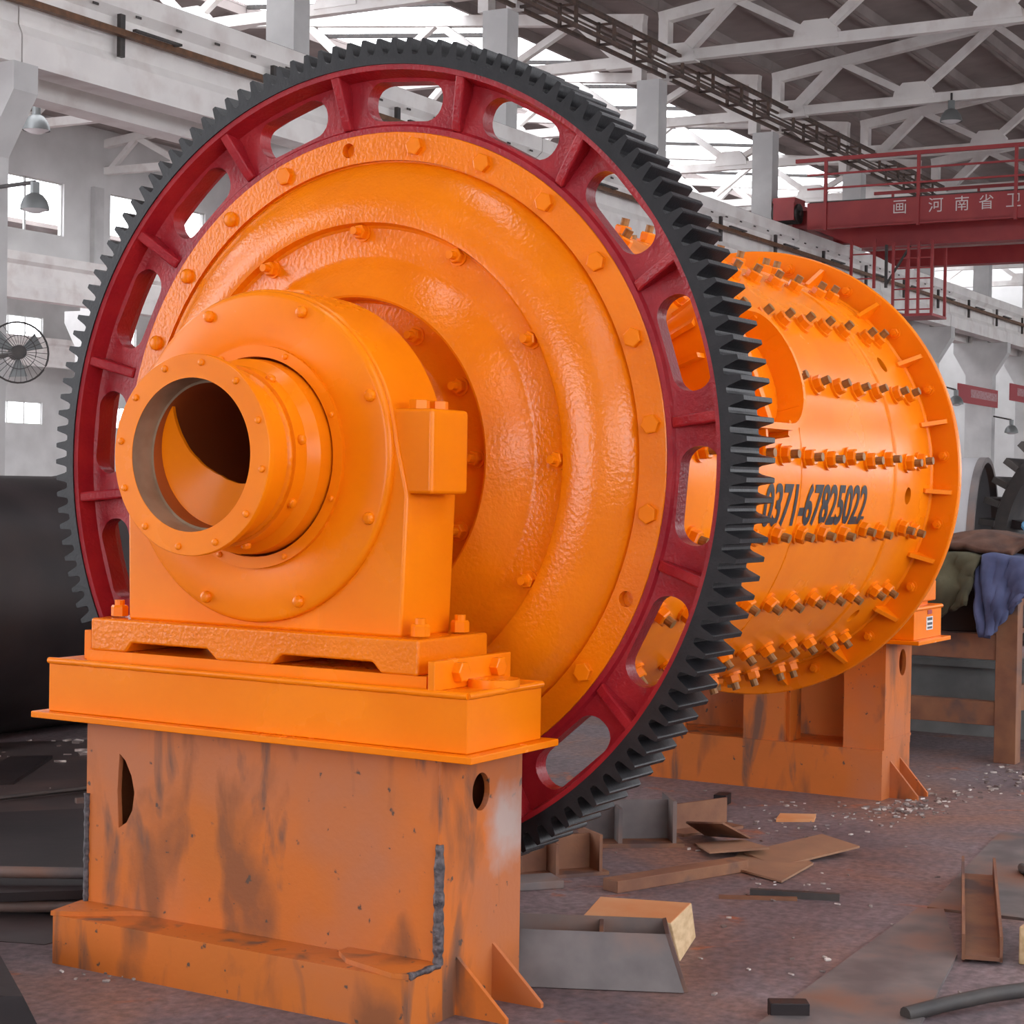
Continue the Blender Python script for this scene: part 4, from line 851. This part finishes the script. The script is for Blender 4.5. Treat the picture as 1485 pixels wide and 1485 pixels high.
b = MB(); b.cyl((-0.55, 1.38, 0.035), (-0.08, 0.70, 0.03), 0.02, n=12); tag(b.build('steel_rod', STEEL, smooth=40), 'lower grey steel rod lying against the near pedestal base', 'rod')
b = MB(); b.add([(-1.30, 0.12, 0), (-0.66, 1.00, 0), (-1.0, 1.45, 0), (-1.75, 0.55, 0), (-1.33, 0.16, 0.10), (-0.72, 1.02, 0.12), (-1.02, 1.42, 0.15), (-1.75, 0.58, 0.15)], [(0, 3, 2, 1), (4, 5, 6, 7), (0, 1, 5, 4), (1, 2, 6, 5), (2, 3, 7, 6), (3, 0, 4, 7)])
tag(b.build('steel_wedge', DSTEEL), 'dark steel wedge block at the lower edge beside the pedestal', 'block')
b = MB(); b.path([(0.9, 2.9, 0.02), (1.6, 2.7, 0.02), (2.2, 2.95, 0.02), (2.8, 3.4, 0.02)], 0.012, 6); tag(b.build('hose', DARKMETAL, smooth=50), 'thin dark hose snaking on the floor before the rolled cylinder', 'hose')
b = MB(); b.bar((1.3, 2.55, 0.012), (1.9, 2.2, 0.012), 0.03, 0.024); tag(b.build('flat_bar', STEEL), 'thin grey bar on the shadowed floor by the rolled cylinder', 'bar')
for i, (x, y, rz, lab) in enumerate(((2.75, 3.75, 20, 'pale offcut strip below the rolled cylinder, outer one'), (2.95, 3.60, 35, 'pale offcut strip crossing another below the rolled cylinder'), (3.1, 3.55, -10, 'pale offcut strip below the rolled cylinder next to the pedestal'))):
    b = MB(); b.box(-0.18, 0.18, -0.02, 0.02, 0, 0.03); o = b.build('offcut_strip', mat('pale_offcut', (0.34, 0.32, 0.32), rough=0.6)); o.matrix_basis = oriented((x, y, 0.0 + 0.031*(i == 1)), rz); tag(o, lab, 'strip')
for poly, z0, z1, m, lab in (([(0.55, 1.55), (1.0, 1.35), (1.35, 1.75), (0.9, 2.0)], 0.0, 0.05, RUST, 'rusty scrap plate in the shadow beside the near pedestal'),
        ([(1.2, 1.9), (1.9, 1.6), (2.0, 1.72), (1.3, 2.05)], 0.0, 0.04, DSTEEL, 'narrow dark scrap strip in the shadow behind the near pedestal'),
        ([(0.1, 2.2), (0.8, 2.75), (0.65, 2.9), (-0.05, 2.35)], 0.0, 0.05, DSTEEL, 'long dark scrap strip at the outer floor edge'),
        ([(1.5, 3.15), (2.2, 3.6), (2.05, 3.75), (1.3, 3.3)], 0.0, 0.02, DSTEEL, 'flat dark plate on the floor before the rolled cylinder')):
    prism_thing('scrap_plate', poly, z0, z1, m, lab, 'scrap')
# metal chips and litter
db = MB(); rnd = random.Random(4)
def chips(cx, cy, sx, sy, n, smin=0.003, smax=0.013):
    for _ in range(n):
        x = rnd.gauss(cx, sx); y = rnd.gauss(cy, sy); s = rnd.uniform(smin, smax); a = rnd.uniform(0, PI)
        m = T((x, y, 0)) @ Matrix.Rotation(a, 4, 'Z') @ Matrix.Rotation(rnd.uniform(-0.4, 0.4), 4, 'X')
        db.box(-s, s, -s*rnd.uniform(0.25, 0.8), s*0.4, 0.001, 0.003+s*0.3, m)
chips(3.5, -0.60, 0.22, 0.08, 150, 0.004, 0.016); chips(3.0, -0.35, 0.35, 0.2, 50, 0.003, 0.012); chips(4.6, -0.72, 0.35, 0.12, 80, 0.005, 0.02); chips(1.5, -0.85, 0.15, 0.12, 25); chips(2.6, -0.2, 0.5, 0.4, 60); chips(0.6, -1.1, 0.8, 0.3, 25, 0.004, 0.012); chips(0.6, 2.2, 0.9, 0.9, 60); chips(-0.75, 0.45, 0.1, 0.12, 20); chips(2.9, 3.7, 0.4, 0.3, 50, 0.01, 0.04)
tag(db.build('debris', CHIP), 'pale metal chips and litter scattered over the floor', 'debris', kind='stuff')

# ================================================================== OVERHEAD: crane, lamps, fan, banners
cr = empty('bridge_crane', (38.5, -8, 7.8), 'dark red overhead travelling crane with white lettering and railing', 'crane', frame=BF)
b = MB(); b.box(36.0, 36.05, -20.5, -0.55, 7.62, 8.20); b.box(36.0, 36.12, -20.5, -0.55, 7.58, 7.64); sp_ = b.build('side_plate', CRANE, cr)
b = MB(); b.box(36.0, 37.0, -20.5, -0.6, 8.19, 8.22); b.build('walkway', DARKMETAL, cr)
b = MB(); b.prism([(0.1, 7.75), (-0.4, 7.7), (-1.6, 7.2), (-20.5, 7.2), (-20.5, 8.15), (0.1, 8.15)], lambda p, q, d: Vector((d, p, q)), 36.75, 37.15); b.build('main_girder', CRANE, cr)
b = MB(); b.prism([(0.1, 7.75), (-0.4, 7.7), (-1.6, 7.05), (-20.5, 7.05), (-20.5, 8.15), (0.1, 8.15)], lambda p, q, d: Vector((d, p, q)), 39.6, 40.0); b.build('main_girder', CRANE, cr)
b = MB(); b.box(37.15, 37.4, -20.5, -1.5, 7.18, 7.22); b.build('girder_flange', mat('dusty_pink_steel', (0.42, 0.25, 0.24), rough=0.7), cr)
b = MB(); b.box(36.3, 40.9, -0.1, 0.42, 7.88, 8.30); b.box(36.3, 37.0, -0.12, 0.44, 8.30, 8.42); b.build('end_truck', CRANE, cr)
for u in (36.55, 40.5):
    b = MB(); b.cyl((u, -0.16, 8.05), (u, 0.48, 8.05), 0.24, n=24); b.cyl((u, -0.22, 8.05), (u, -0.16, 8.05), 0.09, n=16); b.build('wheel', DARKMETAL, cr, smooth=30)
for i in range(9):
    v = -1.0 - 2.22*i; b = MB(); b.box(35.96, 36.03, v-0.035, v+0.035, 7.55, 9.2); b.build('railing_post', CRANE, cr)
for z, r_ in ((9.2, 0.045), (8.85, 0.022), (8.52, 0.022)):
    b = MB(); b.box(35.97, 35.97+2*r_, -20.5, -0.25 if z > 9 else -0.55, z-r_, z+r_); b.build('railing_bar', CRANE, cr)
b = MB(); b.box(40.9, 40.96, -20.5, -0.5, 9.1, 9.18); b.box(40.9, 40.94, -20.5, -0.5, 8.65, 8.69); b.build('railing_bar', CRANE, cr)
for i in range(9):
    v = -1.0 - 2.22*i; b = MB(); b.box(40.9, 40.95, v-0.03, v+0.03, 8.15, 9.15); b.build('railing_post', CRANE, cr)
for ch_, v in (('画', -2.79), ('河', -3.63), ('南', -4.23), ('省', -4.78), ('卫', -5.39)):
    me = text_mesh(ch_, 0.36, bold=0.0)
    xs = [q.co.x for q in me.vertices]; ys = [q.co.y for q in me.vertices]
    if not xs: continue
    cx, cy = (min(xs)+max(xs))/2, (min(ys)+max(ys))/2
    for q in me.vertices: q.co = Vector((35.992, v - (q.co.x-cx), 7.98 + (q.co.y-cy)))
    me.name = 'lettering'; place('lettering', me, CRANE_L, sp_)
# ladder cages below the crane
for nm, U_, va, vb, z0, z1 in (('ladder_cage', 36.5, -1.48, -2.04, 6.2, 7.35), ('ladder_cage', 36.5, -2.5, -3.42, 5.58, 7.25)):
    for v in ((va, vb) if va > -2 else (va, -2.86, -3.1, vb)):
        b = MB(); b.box(U_-0.03, U_+0.03, v-0.03, v+0.03, z0, z1); p_ = b.build('ladder_post', CRANE, cr)
    for i in range(7 if va < -2 else 2):
        z = z0 + (z1-z0)*(i+0.4)/(7 if va < -2 else 2); b = MB(); b.box(U_-0.015, U_+0.015, vb, va, z-0.015, z+0.015); b.build('rung', CRANE, cr)
b = MB(); b.box(36.45, 37.6, -3.45, -2.45, 5.52, 5.58); b.build('platform', CRANE, cr)
b = MB(); b.bar((36.5, -2.35, 6.3), (36.5, -2.9, 7.15), 0.04, 0.05); b.box(36.47, 36.53, -2.36, -2.30, 6.2, 7.2); b.build('brace', DARKMETAL, cr)
for v in (-2.5, -3.42):
    b = MB(); b.box(37.5, 37.56, v-0.03, v+0.03, 5.58, 7.25); b.build('ladder_post', CRANE, cr)

def lamp(loc, s, label, frame=BF, drop=0.0, arm=None):
    e = empty('pendant_lamp', loc, label, 'lamp', 'industrial lamps in the hall', frame=frame); L_ = Vector(loc)
    def lat(prof, nm, m):
        b = MB(); n = 20; vs = [tuple(L_+Vector((r*s*math.cos(2*PI*i/n), r*s*math.sin(2*PI*i/n), z*s))) for r, z in prof for i in range(n)]
        b.add(vs, [(q*n+i, q*n+(i+1) % n, (q+1)*n+(i+1) % n, (q+1)*n+i) for q in range(len(prof)-1) for i in range(n)]); return b.build(nm, m, e, smooth=40)
    lat([(0.5, 0), (0.49, 0.12), (0.42, 0.32), (0.28, 0.5), (0.13, 0.58), (0.0, 0.58)], 'shade', LAMPM)
    lat([(0.0, -0.12), (0.2, -0.1), (0.38, -0.02), (0.46, 0.02)], 'lens', LAMPI)
    b = MB(); b.cyl(L_+Vector((0, 0, 0.56*s)), L_+Vector((0, 0, 0.95*s)), 0.16*s, n=14); b.build('housing', LAMPM, e, smooth=40)
    b = MB(); b.cyl(L_+Vector((0, 0, 0.95*s)), Vector(arm) if arm else L_+Vector((0, 0, 1.3*s+drop)), 0.025, n=8); b.build('arm' if arm else 'hook', DARKMETAL, e)
lamp((36.55, -3.78, 9.95), 0.5, 'grey lamp hung from the truss node above the crane railing')
lamp((19.6, 8.0, 7.75), 0.5, 'grey lamp hanging under the side bay seen below the runway beam', drop=2.4)
lamp((10.86, -0.50, 4.62), 0.34, 'grey lamp on the first column in front of the bright window', arm=(11.0, 0.36, 4.95))
lamp((49.48, -0.25, 4.10), 0.45, 'small grey lamp just past the rim of the far flange', arm=(49.48, 0.36, 4.7))
lamp((55.88, -0.25, 3.45), 0.45, 'small grey lamp below the first red banner', arm=(55.88, 0.36, 4.0))
lamp((62.28, -0.25, 4.5), 0.45, 'small grey lamp beside the second red banner', arm=(62.28, 0.36, 5.0))
for u0, u1, z0, z1, lab in ((51.6, 56.2, 4.28, 4.86, 'red banner with pale print on the far columns, partly behind the flange'), (57.75, 60.8, 4.62, 5.2, 'red banner with pale print on the far columns, outermost one')):
    e = empty('banner', (u0, 0.32, z0), lab, 'banner', frame=BF)
    b = MB(); b.box(u0, u1, 0.30, 0.335, z0, z1); b.build('sheet', SIGNR, e)
    b = MB(); b.box(u0+0.3*(u1-u0), u1-0.15, 0.292, 0.30, z0+0.2, z1-0.12); b.build('print', mat('banner_print', (0.50, 0.33, 0.34), (0.36, 0.10, 0.11), scale=14, rough=0.6), e)
# wire cage fan on the first column
fe = empty('wall_fan', (10.87, -0.2, 2.95), 'dark wire cage fan mounted on the column at the edge', 'fan', frame=BF)
FC = Vector((10.87, -0.25, 2.95)); fa = Vector((-0.55, -0.83, 0)).normalized(); f1 = fa.cross(Vector((0, 0, 1))).normalized(); f2 = Vector((0, 0, 1))
def fpt(r, t, d=0): return FC + f1*r*math.cos(t) + f2*r*math.sin(t) + fa*d
b = MB(); b.path([fpt(0.36, 2*PI*i/32) for i in range(33)], 0.012, 6); b.build('cage_rim', DARKMETAL, fe, smooth=50)
b = MB(); b.path([fpt(0.20, 2*PI*i/24, 0.07) for i in range(25)], 0.005, 5); b.build('cage_ring', DARKMETAL, fe)
wm = MB()
for i in range(30): wm.path([fpt(0.06, 2*PI*i/30, 0.09), fpt(0.2, 2*PI*i/30, 0.07), fpt(0.36, 2*PI*i/30)], 0.0035, 4)
wm.build('cage_wires', DARKMETAL, fe)
b = MB(); b.cyl(FC-fa*0.16, FC+fa*0.09, 0.085, n=18); b.build('motor', DARKMETAL, fe, smooth=40)
for i in range(3):
    t = 2*PI*i/3+0.5; b = MB(); b.add([fpt(0.07, t-0.3), fpt(0.30, t-0.35, 0.03), fpt(0.31, t+0.35, -0.03), fpt(0.07, t+0.3)], [(0, 1, 2, 3)]); o = b.build('blade', LAMPM, fe); md = o.modifiers.new('t', 'SOLIDIFY'); md.thickness = 0.006
b = MB(); b.cyl(FC-fa*0.1, Vector((11.0, 0.36, 2.9)), 0.03, n=8); b.build('arm', DARKMETAL, fe)
